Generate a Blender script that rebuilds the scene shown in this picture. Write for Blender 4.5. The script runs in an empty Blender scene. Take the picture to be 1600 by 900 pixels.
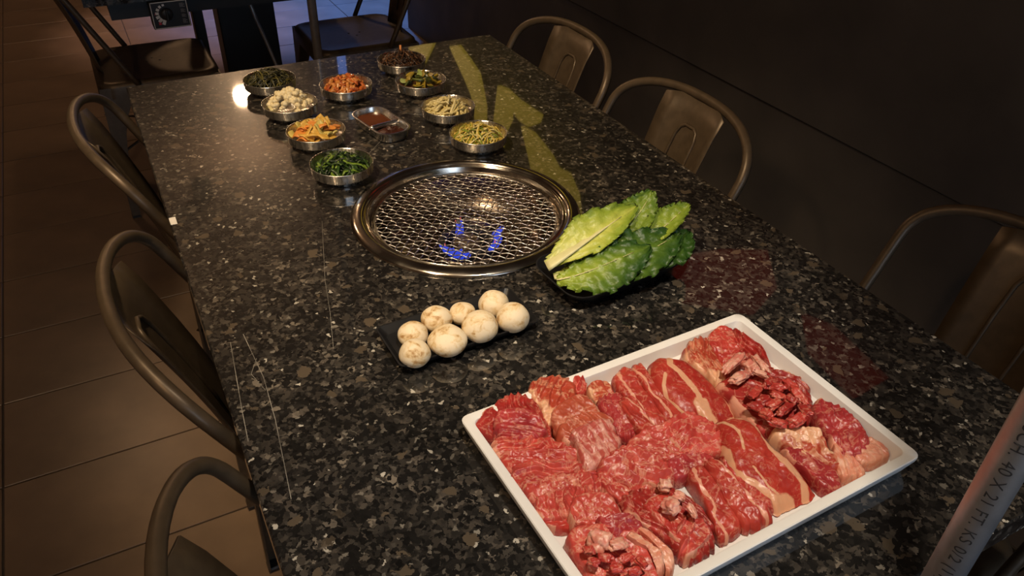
import bpy, bmesh, math, random
from mathutils import Vector, Matrix, noise
random.seed(7)
PI = math.pi
S = bpy.context.scene
COL = S.collection

# ------------------------------------------------------------------ camera, world, exposure
cd = bpy.data.cameras.new('camera'); cam = bpy.data.objects.new('camera', cd); COL.objects.link(cam)
cd.sensor_width = 36; cd.lens = 1228.86/1600*36; cd.clip_start = .02
_r, _u, _w = Vector((.8868, -.4616, .0222)), Vector((.2546, .528, .8102)), Vector((.3857, .7128, -.5857))
cam.matrix_world = Matrix(((_r.x, _u.x, -_w.x, 0), (_r.y, _u.y, -_w.y, 0), (_r.z, _u.z, -_w.z, 1.37), (0, 0, 0, 1)))
S.camera = cam
W = bpy.data.worlds.new('world'); S.world = W; W.use_nodes = True
W.node_tree.nodes['Background'].inputs[0].default_value = (.25, .38, .7, 1)
W.node_tree.nodes['Background'].inputs[1].default_value = .05
S.view_settings.view_transform = 'Standard'; S.view_settings.look = 'None'
S.view_settings.gamma = 1; S.view_settings.use_curve_mapping = False
S.view_settings.exposure = 0.0
# lamp and added-spot powers
PEND_LEFT, PEND_AISLE, PEND_FAR = 30, 14, 30
FILL_TRAY, FILL_BOWLS = 11, 13  # strengths of the two fill spots added over the table
WIN_BACK, WIN_FAR = 3.2, .22
SIGN_E = .62

# ------------------------------------------------------------------ helpers
def link(o, parent=None):
    COL.objects.link(o)
    if parent: o.parent = parent
    return o
def tag(o, label=None, cat=None, group=None, kind=None):
    if label: o['label'] = label
    if cat: o['category'] = cat
    if group: o['group'] = group
    if kind: o['kind'] = kind
    return o
def thing(name, label, cat, loc=(0, 0, 0), rz=0, group=None):
    o = bpy.data.objects.new(name, None); link(o); o.empty_display_size = .05
    o.location = loc; o.rotation_euler = (0, 0, rz)
    return tag(o, label, cat, group)
def obj(name, me, m=None, parent=None, smooth=True, loc=None):
    if isinstance(me, bmesh.types.BMesh):
        b = me; me = bpy.data.meshes.new(name); b.to_mesh(me); b.free()
    if m and not me.materials: me.materials.append(m)
    if smooth: 
        for p in me.polygons: p.use_smooth = True
    o = bpy.data.objects.new(name, me); link(o, parent)
    if loc: o.location = loc
    return o
def sharp(o, ang=35):
    me = o.data
    b = bmesh.new(); b.from_mesh(me)
    for e in b.edges:
        if len(e.link_faces) == 2 and e.calc_face_angle(0) > math.radians(ang): e.smooth = False
    b.to_mesh(me); b.free(); return o
def pyd(v, f):
    me = bpy.data.meshes.new('m'); me.from_pydata(v, [], f); me.update(); return me
def copy_tree(o, parent=None):
    c = o.copy(); COL.objects.link(c)
    if parent: c.parent = parent
    for ch in [x for x in o.children]: copy_tree(ch, c)
    return c
def lathe(prof, n=64, fl=None, fl2=None, close=False):
    """prof: list of (r,z); fl: (count, amplitude, list of ring indices)"""
    v, f = [], []
    for i, (r, z) in enumerate(prof):
        for k in range(n):
            a = 2*PI*k/n; rr = r
            if fl and i in fl[2]: rr += fl[1]*math.cos(fl[0]*a)
            if fl2 and i in fl2[2]: rr += fl2[1]*(math.cos(fl2[0]*a)+.7*math.cos(fl2[0]*.4*a+1))
            v.append((rr*math.cos(a), rr*math.sin(a), z))
    m = len(prof)
    for i in range(m-1):
        for k in range(n):
            k2 = (k+1) % n
            f.append((i*n+k, i*n+k2, (i+1)*n+k2, (i+1)*n+k))
    if close:
        f.append(tuple(range(n))[::-1]); f.append(tuple(range((m-1)*n, m*n)))
    return pyd(v, f)
def tube_vf(pts, r, n=8, v=None, f=None, flat=1.0, closed=False):
    v = [] if v is None else v; f = [] if f is None else f
    pts = [Vector(p) for p in pts]; N = len(pts); base = len(v)
    up = Vector((0, 0, 1)); prev = None
    for i, p in enumerate(pts):
        if closed: t = pts[(i+1) % N]-pts[i-1]
        else: t = pts[min(i+1, N-1)]-pts[max(i-1, 0)]
        t.normalize()
        if prev is None:
            a = t.cross(up)
            if a.length < 1e-3: a = t.cross(Vector((1, 0, 0)))
        else:
            a = prev-t*prev.dot(t)
        a.normalize(); prev = a; b = t.cross(a)
        rr = r[i] if isinstance(r, (list, tuple)) else r
        for k in range(n):
            q = 2*PI*k/n; v.append(tuple(p+a*math.cos(q)*rr+b*math.sin(q)*rr*flat))
    for i in range(N if closed else N-1):
        j = (i+1) % N
        for k in range(n):
            k2 = (k+1) % n
            f.append((base+i*n+k, base+i*n+k2, base+j*n+k2, base+j*n+k))
    if not closed:
        f.append(tuple(base+k for k in range(n))[::-1]); f.append(tuple(base+(N-1)*n+k for k in range(n)))
    return v, f
def tube(pts, r, n=8, flat=1.0, closed=False): return pyd(*tube_vf(pts, r, n, None, None, flat, closed))
def box_vf(x0, x1, y0, y1, z0, z1, v=None, f=None):
    v = [] if v is None else v; f = [] if f is None else f; b = len(v)
    v += [(x, y, z) for z in (z0, z1) for (x, y) in ((x0, y0), (x1, y0), (x1, y1), (x0, y1))]
    f += [tuple(b+i for i in q) for q in ((3, 2, 1, 0), (4, 5, 6, 7), (0, 1, 5, 4), (1, 2, 6, 5), (2, 3, 7, 6), (3, 0, 4, 7))]
    return v, f
def box(*a): return pyd(*box_vf(*a))
def bbox(x0, x1, y0, y1, z0, z1, bev=.002, seg=2):
    b = bmesh.new(); v, f = box_vf(x0, x1, y0, y1, z0, z1)
    vs = [b.verts.new(p) for p in v]
    for q in f: b.faces.new([vs[i] for i in q])
    bmesh.ops.bevel(b, geom=b.edges[:], offset=bev, segments=seg, affect='EDGES', profile=.5)
    return b
def rrect(hx, hy, r, z, seg=6, taper=0.0):
    p = []
    for (sx, sy, a0) in ((1, 1, 0), (-1, 1, PI/2), (-1, -1, PI), (1, -1, 3*PI/2)):
        for k in range(seg+1):
            a = a0+PI/2*k/seg
            x = sx*(hx-r)+r*math.cos(a); y = sy*(hy-r)+r*math.sin(a)
            p.append((x, y*(1+taper*x/hx), z))
    return p
def stack(loops, cap0=True, cap1=True):
    v, f = [], []; n = len(loops[0])
    for L in loops: v += L
    for i in range(len(loops)-1):
        for k in range(n):
            k2 = (k+1) % n; f.append((i*n+k, i*n+k2, (i+1)*n+k2, (i+1)*n+k))
    if cap0: f.append(tuple(range(n))[::-1])
    if cap1: f.append(tuple(range((len(loops)-1)*n, len(loops)*n)))
    return pyd(v, f)
def fbm(p, o=3):
    return noise.fractal(Vector(p), 1.0, 2.0, o)

# ------------------------------------------------------------------ materials
def nt(name):
    m = bpy.data.materials.new(name); m.use_nodes = True; t = m.node_tree
    return m, t.nodes, t.links, t.nodes['Principled BSDF']
def setp(p, **k):
    names = dict(col='Base Color', rough='Roughness', metal='Metallic', spec='Specular IOR Level', sss='Subsurface Weight', coat='Coat Weight', coatr='Coat Roughness', trans='Transmission Weight', em='Emission Strength', emc='Emission Color', alpha='Alpha', aniso='Anisotropic')
    for a, b in k.items():
        if a in ('col', 'emc'): b = tuple(b)+(1,)
        p.inputs[names[a]].default_value = b
def coords(n, l, scale=(1, 1, 1), kind='Object'):
    tc = n.new('ShaderNodeTexCoord'); mp = n.new('ShaderNodeMapping'); mp.inputs['Scale'].default_value = scale
    l.new(tc.outputs[kind], mp.inputs[0]); return mp.outputs[0]
def tex(n, l, vec, scale, detail=4, rough=.55, dist=0):
    t = n.new('ShaderNodeTexNoise'); t.inputs['Scale'].default_value = scale; t.inputs['Detail'].default_value = detail
    t.inputs['Roughness'].default_value = rough; t.inputs['Distortion'].default_value = dist
    if vec: l.new(vec, t.inputs['Vector'])
    return t
def ramp(n, l, src, stops, interp='LINEAR'):
    r = n.new('ShaderNodeValToRGB'); r.color_ramp.interpolation = interp; e = r.color_ramp.elements
    while len(e) < len(stops): e.new(.5)
    for i, (p, c) in enumerate(stops):
        e[i].position = p; e[i].color = tuple(c)+(1,) if isinstance(c, (tuple, list)) else (c, c, c, 1)
    l.new(src, r.inputs[0]); return r.outputs[0]
def mixc(n, l, fac, a, b, blend='MIX'):
    m = n.new('ShaderNodeMix'); m.data_type = 'RGBA'; m.blend_type = blend
    for s, x in ((0, fac), (6, a), (7, b)):
        if hasattr(x, 'is_linked') or isinstance(x, bpy.types.NodeSocket): l.new(x, m.inputs[s])
        elif isinstance(x, (int, float)): m.inputs[s].default_value = x
        else: m.inputs[s].default_value = tuple(x)+(1,)
    return m.outputs[2]
def bump(n, l, p, src, strength=.3, dist=.002):
    b = n.new('ShaderNodeBump'); b.inputs['Strength'].default_value = strength; b.inputs['Distance'].default_value = dist
    l.new(src, b.inputs['Height']); l.new(b.outputs[0], p.inputs['Normal'])
def plain(name, col, rough=.5, metal=0, var=.15, scale=40, bmp=0, bd=.001, **k):
    m, n, l, p = nt(name); setp(p, col=col, rough=rough, metal=metal, **k)
    v = coords(n, l); t = tex(n, l, v, scale)
    c = ramp(n, l, t.outputs[0], [(.25, tuple(x*(1-var) for x in col)), (.75, tuple(min(1, x*(1+var)) for x in col))])
    l.new(c, p.inputs['Base Color'])
    if bmp: bump(n, l, p, t.outputs[0], bmp, bd)
    return m
def emis(name, col, strength, base=(.02, .02, .02)):
    m, n, l, p = nt(name); setp(p, col=base, emc=col, em=strength, rough=.5); return m
def granite():
    m, n, l, p = nt('granite'); p.inputs['Coat IOR'].default_value = 1.8; setp(p, rough=.30, spec=.16, coat=1.0, coatr=.03)
    v = coords(n, l)
    w = tex(n, l, v, 90, 4, .65)
    sub = n.new('ShaderNodeVectorMath'); sub.operation = 'SUBTRACT'; sub.inputs[1].default_value = (.5, .5, .5); l.new(w.outputs['Color'], sub.inputs[0])
    sc = n.new('ShaderNodeVectorMath'); sc.operation = 'SCALE'; sc.inputs[3].default_value = .014; l.new(sub.outputs[0], sc.inputs[0])
    ad = n.new('ShaderNodeVectorMath'); l.new(v, ad.inputs[0]); l.new(sc.outputs[0], ad.inputs[1])
    def vor(s):
        t = n.new('ShaderNodeTexVoronoi'); t.inputs['Scale'].default_value = s; t.feature = 'SMOOTH_F1'; t.inputs['Smoothness'].default_value = .12; l.new(ad.outputs[0], t.inputs['Vector'])
        sp = n.new('ShaderNodeSeparateColor'); l.new(t.outputs['Color'], sp.inputs[0]); return sp
    a, b, c = vor(115), vor(230), vor(75)
    ca = ramp(n, l, a.outputs[0], [(0, (.007, .0068, .0065)), (.35, (.011, .0105, .010)), (.55, (.022, .020, .018)), (.8, (.042, .036, .030)), (.93, (.08, .068, .056)), (.99, (.17, .145, .115))])
    cb = ramp(n, l, b.outputs[1], [(0, (.005, .005, .005)), (.45, (.011, .0105, .010)), (.7, (.03, .027, .024)), (.92, (.06, .053, .045)), (.985, (.2, .18, .15)), (.99, (.45, .42, .36))])
    cc0 = ramp(n, l, c.outputs[2], [(0, 0), (.95, 0), (.965, 1)])
    f1 = ramp(n, l, b.outputs[2], [(.35, 0), (.6, 1)])
    cc = mixc(n, l, f1, ca, cb)
    cc = mixc(n, l, cc0, cc, (.085, .066, .046))
    big = tex(n, l, v, 7, 3); fb = ramp(n, l, big.outputs[0], [(.3, .7), (.7, 1.25)])
    l.new(mixc(n, l, 1.0, cc, fb, 'MULTIPLY'), p.inputs['Base Color'])
    return m
def steel(name, col=(.62, .6, .57), rough=.18, streak=False):
    m, n, l, p = nt(name); setp(p, col=col, metal=1, rough=rough)
    v = coords(n, l, (1, 1, .02) if streak else (1, 1, 1)); t = tex(n, l, v, 120 if streak else 30, 3)
    l.new(ramp(n, l, t.outputs[0], [(.3, rough*.7), (.7, rough*1.35)]), p.inputs['Roughness'])
    if streak:
        tg = n.new('ShaderNodeTangent'); tg.direction_type = 'RADIAL'; tg.axis = 'Z'; l.new(tg.outputs[0], p.inputs['Tangent'])
        setp(p, aniso=.85); p.inputs['Anisotropic Rotation'].default_value = .25
    return m
def meat(name, lean, lean2, fat, veins=.5, vscale=60, stretch=(1, 1, 1), thr=.06):
    m, n, l, p = nt(name); setp(p, rough=.36, spec=.45, sss=.12)
    p.inputs['Subsurface Radius'].default_value = (.006, .002, .001); p.inputs['Subsurface Scale'].default_value = .6
    mp = n.new('ShaderNodeMapping'); mp.inputs['Scale'].default_value = stretch; l.new(n.new('ShaderNodeNewGeometry').outputs['Position'], mp.inputs[0]); v = mp.outputs[0]
    t = tex(n, l, v, 45, 3); base = ramp(n, l, t.outputs[0], [(.3, lean2), (.7, lean)])
    t2 = tex(n, l, v, vscale, 3, .6, .6)
    s = n.new('ShaderNodeMath'); s.operation = 'SUBTRACT'; s.inputs[1].default_value = .5; l.new(t2.outputs[0], s.inputs[0])
    ab = n.new('ShaderNodeMath'); ab.operation = 'ABSOLUTE'; l.new(s.outputs[0], ab.inputs[0])
    vein = ramp(n, l, ab.outputs[0], [(0, veins), (thr*.35, veins*.6), (thr, 0)])
    at = n.new('ShaderNodeAttribute'); at.attribute_name = 'fat'
    t3 = tex(n, l, v, 90, 3)
    aa = n.new('ShaderNodeMath'); aa.operation = 'ADD'; l.new(at.outputs['Fac'], aa.inputs[0])
    jit = n.new('ShaderNodeMath'); jit.operation = 'MULTIPLY_ADD'; jit.inputs[1].default_value = .5; jit.inputs[2].default_value = -.25; l.new(t3.outputs[0], jit.inputs[0]); l.new(jit.outputs[0], aa.inputs[1])
    fm = ramp(n, l, aa.outputs[0], [(.42, 0), (.58, 1)])
    mx = n.new('ShaderNodeMath'); mx.operation = 'MAXIMUM'; l.new(vein, mx.inputs[0]); l.new(fm, mx.inputs[1])
    l.new(mixc(n, l, mx.outputs[0], base, fat), p.inputs['Base Color'])
    t4 = tex(n, l, v, 130, 4); bump(n, l, p, t4.outputs[0], .35, .0015)
    return m

M = {}
M['granite'] = granite()
M['black'] = plain('black_paint', (.012, .012, .014), .45)
M['chair'] = plain('gunmetal', (.10, .070, .043), .42, .4, .2, 60, .1)
M['tile'] = plain('floor_tile', (.175, .114, .07), .33, 0, .28, 5, .05)
M['grout'] = plain('grout', (.05, .035, .025), .8)
M['wall'] = plain('dark_wall', (.055, .045, .037), .75, 0, .35, 4, .15)
M['wallback'] = plain('warm_wall', (.2, .14, .1), .8, 0, .2, 3)
M['ceiling'] = plain('ceiling', (.14, .105, .08), .85)
M['bowl'] = steel('bowl_steel', (.82, .79, .75), .27, True)
M['dish'] = steel('dish_steel', (.76, .73, .69), .27)
M['trim'] = steel('grill_steel', (.62, .56, .48), .16)
M['wire'] = steel('wire_steel', (.6, .56, .52), .28)
M['pan'] = steel('pan_steel', (.24, .19, .15), .24)
M['pipe'] = plain('galvanised', (.42, .42, .43), .42, .75, .15, 60, .05)
M['tray'] = plain('white_melamine', (.78, .76, .73), .35, 0, .03, 20)
M['plate'] = plain('black_melamine', (.008, .008, .009), .38)
M['frame'] = plain('window_frame', (.03, .03, .035), .5)

# ------------------------------------------------------------------ the room
def struct(name, me, m, parent=None, smooth=False):
    o = obj(name, me, m, parent, smooth)
    if not parent: tag(o, kind='structure')
    return o
fl = struct('floor', box(-3.2, 4.2, -3.2, 8.2, -.12, -.004), M['grout'])
TX, TY = .567, .2835
tme = None
for i in range(-4, 6):
    for j in range(-4, 20):
        if tme is None:
            b = bbox(.002, TX-.002, .002, TY-.002, -.02, 0, .0012, 1)
            t0 = obj('floor_tile', b, M['tile'], fl, False); tme = t0.data
            t = t0
        else:
            t = bpy.data.objects.new('floor_tile', tme); link(t, fl)
        t.location = (-.43+i*TX, 1.2085+j*TY, random.uniform(-.0006, .0004))
wr = struct('wall_right', box(1.512, 1.66, -3.2, 4.06, -.004, 2.7), M['wall'])
for y, y1 in ((-3.2, -1.5), (-1.5, .3), (.3, 4.06)):
    struct('wall_panel', bbox(1.5, 1.514, y+.002, y1-.002, .575, 2.7, .002, 1), M['wall'], wr)
struct('wall_left', box(-3.2, -3.08, -3.2, 8.2, -.004, 2.7), M['wallback'])
struct('ceiling', box(-3.2, 4.2, -3.2, 8.2, 2.7, 2.8), M['ceiling'])
struct('wall_end', box(4.08, 4.2, 4.06, 8.2, -.004, 2.7), M['wallback'])
# far wall with a wide daylight window, wall behind the camera with a narrower one
def windowed_wall(name, y0, y1, x0, x1, wx0, wx1, wz0, wz1, wn, pane_mat, panes):
    v, f = [], []
    for a in ((x0, wx0, -.004, 2.7), (wx1, x1, -.004, 2.7), (wx0, wx1, -.004, wz0), (wx0, wx1, wz1, 2.7)):
        box_vf(a[0], a[1], y0, y1, a[2], a[3], v, f)
    struct(name, pyd(v, f), M['wallback'])
    fw = .04; ym = (y0+y1)/2
    v, f = [], []
    for a in ((wx0, wx1, wz0, wz0+fw), (wx0, wx1, wz1-fw, wz1), (wx0, wx0+fw, wz0, wz1), (wx1-fw, wx1, wz0, wz1)):
        box_vf(a[0], a[1], ym-.03, ym+.03, a[2], a[3], v, f)
    for k in range(1, panes):
        x = wx0+(wx1-wx0)*k/panes; box_vf(x-fw/2, x+fw/2, ym-.03, ym+.03, wz0, wz1, v, f)
    w = struct(wn, pyd(v, f), M['frame'])
    for k in range(panes):
        a = wx0+(wx1-wx0)*k/panes; b = wx0+(wx1-wx0)*(k+1)/panes
        struct('window_pane', box(a+fw/2, b-fw/2, ym-.004, ym+.004, wz0+fw, wz1-fw), pane_mat, w)
M['day_far'] = emis('daylight_far_glass', (.32, .46, 1.0), WIN_FAR)
M['day_back'] = emis('daylight_back_glass', (.62, .78, 1.0), WIN_BACK)
windowed_wall('wall_far', 8.08, 8.2, -3.2, 4.2, 1.5, 3.9, .25, 2.2, 'window_1', M['day_far'], 4)
windowed_wall('wall_behind', -3.2, -3.08, -3.2, 1.512, -.8, 1.2, .5, 2.3, 'window_2', M['day_back'], 2)

# ------------------------------------------------------------------ pendant lamps, added spots and tube
M['lampcan'] = plain('lamp_can', (.02, .02, .02), .5)
def lamp(x, y, watt, label, col, ang, aim, z=2.58):
    t = thing('added_spot', label, 'lamp', (x, y, z))  # every fixture built here is an added light helper
    obj('lamp_can', lathe([(.0, .12), (.055, .12), (.06, .11), (.06, 0), (.05, .0), (.046, .02), (.046, .03), (0, .03)], 24), M['lampcan'], t)
    d = bpy.data.lights.new('spot', 'SPOT'); d.energy = watt; d.color = col; d.spot_size = math.radians(ang); d.spot_blend = .8; d.shadow_soft_size = .045
    o = bpy.data.objects.new('spot', d); link(o, t); o.location = (0, 0, -.02)
    o.rotation_euler = (Vector(aim)-Vector((x, y, z))).to_track_quat('-Z', 'Y').to_euler()
    return t
def pendant(x, y, watt, label, col, z=2.3, r=.06):
    t = thing('pendant_lamp', label, 'lamp', (x, y, z))
    m = emis('globe_%d' % watt, col, watt/(PI*4*PI*r*r))
    b = bmesh.new(); bmesh.ops.create_icosphere(b, subdivisions=3, radius=r)
    obj('globe', b, m, t)
    obj('socket', lathe([(0, .06), (.02, .06), (.022, .09), (.01, .11), (0, .11)], 16), M['lampcan'], t)
    obj('cord', tube([(0, 0, .11), (0, 0, 2.7-z)], .004, 6), M['lampcan'], t)
pendant(-1.05, .0, PEND_LEFT, 'warm globe pendant over the tiled aisle left of the camera', (1, .66, .36))
pendant(-.31, 4.0, PEND_AISLE, 'warm globe pendant over the aisle beside the far table', (1, .62, .34))
pendant(.79, 5.49, PEND_FAR, 'warm globe pendant at the far end mirrored in the tabletop', (1, .63, .35))
lamp(.32, .02, FILL_TRAY*10, 'added narrow spot brightening the meat tray', (1, .87, .70), 36, (.38, .41, .75))  # put in to brighten the tray without lighting the floor
lamp(-.35, .75, FILL_BOWLS*10, 'added narrow spot brightening the side dishes', (1, .76, .48), 46, (.42, 1.2, .75))  # added for more light on the food from the front left
lamp(1.6, 4.95, 900, 'added blue spot tinting the floor behind the wall end', (.06, .24, 1), 50, (1.3, 4.75, 0))  # made-up source that turns the far floor blue
lamp(.35, 4.9, 150, 'added pinkish spot brightening the floor behind the far table', (1, .68, .58), 34, (.45, 4.55, 0))  # made-up source for the bright pinkish strip of floor
M['tube_blue'] = emis('blue_tube', (.2, .36, 1.0), 1.0)
lt = thing('added_tube', 'added vertical blue glow tube far behind the wall end', 'lamp', (1.66, 6.0, 0))  # invented glowing tube, added for the blue streak mirrored in the granite
obj('glowing_tube', tube([(0, 0, .25), (0, 0, 2.66)], .035, 12), M['tube_blue'], lt)
for z0, z1 in ((0, .25), (2.66, 2.7)): obj('tube_end', tube([(0, 0, z0), (0, 0, z1)], .04, 12), M['lampcan'], lt)

# ------------------------------------------------------------------ lit sign strokes on the right wall (mirrored in the tabletop)
M['sign_y'] = emis('sign_yellow', (.75, .52, .06), SIGN_E, (.4, .3, .03))
M['sign_r'] = emis('sign_red', (.55, .05, .025), SIGN_E*.32, (.3, .03, .02))
def strokes(label, m, polys):
    t = thing('wall_sign', label, 'sign', (1.5, polys[0][0][0], polys[0][0][1]))
    for P in polys:
        n = len(P); ox, oy = polys[0][0]
        v = [(-.002, y-ox, z-oy) for y, z in P]+[(-.018, y-ox, z-oy) for y, z in P]
        f = [tuple(range(n)), tuple(range(n, 2*n))[::-1]]+[(k, (k+1) % n, n+(k+1) % n, n+k) for k in range(n)]
        b = bmesh.new(); vs = [b.verts.new(p) for p in v]
        for q in f: b.faces.new([vs[i] for i in q])
        bmesh.ops.recalc_face_normals(b, faces=b.faces[:]); bmesh.ops.triangulate(b, faces=b.faces[:])
        obj('brush_stroke', b, m, t, False)
strokes('yellow brush-lettered lit sign high on the dark wall', M['sign_y'], [
    [(3.44, 1.408), (3.335, 1.369), (3.216, 1.4), (3.121, 1.432), (3.087, 1.492), (3.054, 1.562), (3.053, 1.72), (3.13, 1.85), (3.16, 1.66), (3.197, 1.563), (3.267, 1.513)],
    [(2.922, 1.418), (2.844, 1.404), (2.739, 1.413), (2.544, 1.405), (2.561, 1.445), (2.638, 1.493), (2.716, 1.499), (2.799, 1.476), (2.80, 1.53), (2.86, 1.62), (2.90, 1.78), (2.98, 1.78), (2.96, 1.6)],
    [(2.70, 1.517), (2.599, 1.505), (2.522, 1.521), (2.453, 1.538), (2.393, 1.57), (2.311, 1.554), (2.237, 1.61), (2.2, 1.72), (2.42, 1.80), (2.55, 1.76), (2.62, 1.64)],
    [(4.0, 1.59), (3.77, 1.497), (3.64, 1.454), (3.70, 1.517), (3.78, 1.6), (3.9, 1.68)]])
strokes('red lit sign patches high on the dark wall near the camera', M['sign_r'], [
    [(1.636, 1.538), (1.45, 1.40), (1.285, 1.307), (1.219, 1.396), (1.273, 1.523), (1.42, 1.6), (1.62, 1.706)],
    [(1.106, 1.407), (1.014, 1.38), (.826, 1.409), (.885, 1.524), (1.051, 1.5)]])

# ------------------------------------------------------------------ tables
def slab_hole(x0, x1, y0, y1, cx, cy, r, z0, z1, ch=.002):
    angs = sorted([2*PI*k/96 for k in range(96)]+[math.atan2(b-cy, a-cx) % (2*PI) for a in (x0, x1) for b in (y0, y1)])
    def outer(a, ins):
        c, s = math.cos(a), math.sin(a); ts = []
        if c > 1e-9: ts.append((x1-ins-cx)/c)
        if c < -1e-9: ts.append((x0+ins-cx)/c)
        if s > 1e-9: ts.append((y1-ins-cy)/s)
        if s < -1e-9: ts.append((y0+ins-cy)/s)
        t = min(ts); return cx+c*t, cy+s*t
    n = len(angs); v = []
    for a in angs: v.append((cx+r*math.cos(a), cy+r*math.sin(a), z0))
    for a in angs: v.append((cx+r*math.cos(a), cy+r*math.sin(a), z1))
    for a in angs: v.append(outer(a, ch)+(z1,))
    for a in angs: v.append(outer(a, 0)+(z1-ch,))
    for a in angs: v.append(outer(a, 0)+(z0,))
    f = []
    for i in range(5):
        j = (i+1) % 5
        for k in range(n):
            k2 = (k+1) % n; f.append((i*n+k, i*n+k2, j*n+k2, j*n+k))
    b = bmesh.new(); vs = [b.verts.new(p) for p in v]
    for q in f: b.faces.new([vs[i] for i in q])
    bmesh.ops.recalc_face_normals(b, faces=b.faces[:]); return b
M['mark'] = plain('white_mark', (.75, .72, .68), .5)
M['scratch'] = plain('scratch', (.2, .185, .16), .6, 0, .7, 25)
def table(label, x0, x1, y0, y1, cx, cy, cols):
    t = thing('barbecue_table', label, 'table', (0, 0, 0))
    obj('tabletop', slab_hole(x0, x1, y0, y1, cx, cy, .166, .72, .75), M['granite'], t, False)
    obj('apron', stack([[(x, y, z) for x, y in ((x0+.06, y0+.05), (x1-.06, y0+.05), (x1-.06, y1-.05), (x0+.06, y1-.05))] for z in (.665, .72)], False, False), M['black'], t, False)
    for (px, py, hx, hy) in cols:
        obj('column', bbox(px-hx, px+hx, py-hy, py+hy, .012, .72, .004), M['black'], t, False)
        obj('base_plate', bbox(px-hx-.03, px+hx+.03, py-hy-.06, py+hy+.06, 0, .014, .003), M['black'], t, False)
    return t
TX0, TX1, TY0, TY1 = .0242, .8444, .20, 1.71
GX, GY, GR = .4359, .9612, .1765
tb = table('long dark speckled granite barbecue table set with meat and side dishes', TX0, TX1, TY0, TY1, GX, GY, [(.434, .67, .022, .05), (.434, 1.62, .022, .05)])
def scratch(pts, w):
    v, f = [], []
    for i, (x, y) in enumerate(pts):
        v += [(x-w/2, y, .7502), (x+w/2, y, .7502), (x+w/2, y, .7499), (x-w/2, y, .7499)]
    for i in range(len(pts)-1):
        for k in range(4): f.append((i*4+k, i*4+(k+1) % 4, i*4+4+(k+1) % 4, i*4+4+k))
    tag(obj('scratch', pyd(v, f), M['scratch'], tb, False), 'thin pale scratch in the granite')
scratch([(.0655, .8124), (.0694, .7226), (.065, .6508), (.0524, .5366)], .0007)
scratch([(.0483, .8031), (.0361, .6813), (.0319, .6308)], .0007)
scratch([(.0700, .76), (.058, .735), (.0665, .70)], .0005)
scratch([(.2295, 1.033), (.1879, .8771), (.1733, .8059), (.1563, .7371)], .0004)
scratch([(.415, 1.27), (.36, 1.21), (.345, 1.165)], .0012)
tag(obj('edge_mark', bbox(.0250, .0345, 1.116, 1.138, .7499, .7505, .0002, 1), M['mark'], tb, False), 'small white mark at the table edge')  # thin white rectangle near the left edge
far = table('second dark granite table in the unlit background', -.014, .80, 2.42, 3.93, .39, 3.17, [(.335, 3.05, .018, .03), (.50, 3.06, .10, .06)])

# control panel on the far table's near end
cp = thing('burner_control', 'black burner control panel with dial under the far table', 'control panel', (.196, 2.41, .718))
obj('housing', bbox(-.05, .05, .0, .055, -.075, 0, .003), M['black'], cp, False)
M['white_print'] = plain('white_print', (.62, .6, .58), .5); M['red_print'] = plain('red_print', (.5, .03, .05), .5); M['grey_print'] = plain('grey_print', (.16, .15, .15), .5)
v, f = [], []
for a in ((-.048, .048, -.073, -.0712), (-.048, .048, -.0028, -.001), (-.048, -.0462, -.073, -.001), (.0462, .048, -.073, -.001)): box_vf(a[0], a[1], -.0012, .001, a[2], a[3], v, f)
obj('border_line', pyd(v, f), M['white_print'], cp, False)
kx, kz = -.010, -.034
for k in range(7):
    a = math.radians(245-k*24); w = .0035+.0009*(6-k); r = .0245
    c, s = math.cos(a), math.sin(a); tx, tz = -s, c; h = .0042-.0002*k
    P = [(kx+(r+i*w*.75)*c+j*h*tx, kz+(r+i*w*.75)*s+j*h*tz) for i, j in ((-1, -1), (1, -1), (1, 1), (-1, 1))]
    v = [(x, -.0012, z) for x, z in P]+[(x, .001, z) for x, z in P]
    obj('dial_mark', pyd(v, [(0, 1, 2, 3), (4, 7, 6, 5)]+[(i, 4+i, 4+(i+1) % 4, (i+1) % 4) for i in range(4)]), M['white_print'], cp, False)
obj('flame_mark', pyd([(-.035, -.0012, -.062), (-.028, -.0012, -.062), (-.0285, -.0012, -.052), (-.0315, -.0012, -.056), (-.0345, -.0012, -.052), (-.035, .001, -.062), (-.028, .001, -.062), (-.0285, .001, -.052), (-.0315, .001, -.056), (-.0345, .001, -.052)], [(0, 1, 2, 3, 4), (9, 8, 7, 6, 5)]+[(i, 5+i, 5+(i+1) % 5, (i+1) % 5) for i in range(5)]), M['red_print'], cp, False)
obj('flame_mark', pyd([(-.041, -.0012, -.034), (-.0375, -.0012, -.034), (-.039, -.0012, -.029), (-.041, .001, -.034), (-.0375, .001, -.034), (-.039, .001, -.029)], [(0, 1, 2), (5, 4, 3), (0, 3, 4, 1), (1, 4, 5, 2), (2, 5, 3, 0)]), M['red_print'], cp, False)
kn = obj('knob', tube([(kx, 0, kz), (kx, -.012, kz), (kx, -.014, kz)], [.017, .0155, .013], 24), M['black'], cp)
obj('knob_grip', bbox(kx-.0035, kx+.0035, -.02, -.012, kz-.014, kz+.014, .002), M['black'], kn, False)
v, f = [], []
for (a, b, c, d) in ((.028, .042, -.020, -.008), (.029, .041, -.034, -.024), (.029, .041, -.047, -.038), (.029, .041, -.064, -.051)):
    for q in range(4): box_vf(a, b-(q % 2)*.004, -.0011, .001, c+(d-c)*(q+.15)/4, c+(d-c)*(q+.7)/4, v, f)
obj('small_print', pyd(v, f), M['grey_print'], cp, False)

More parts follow.
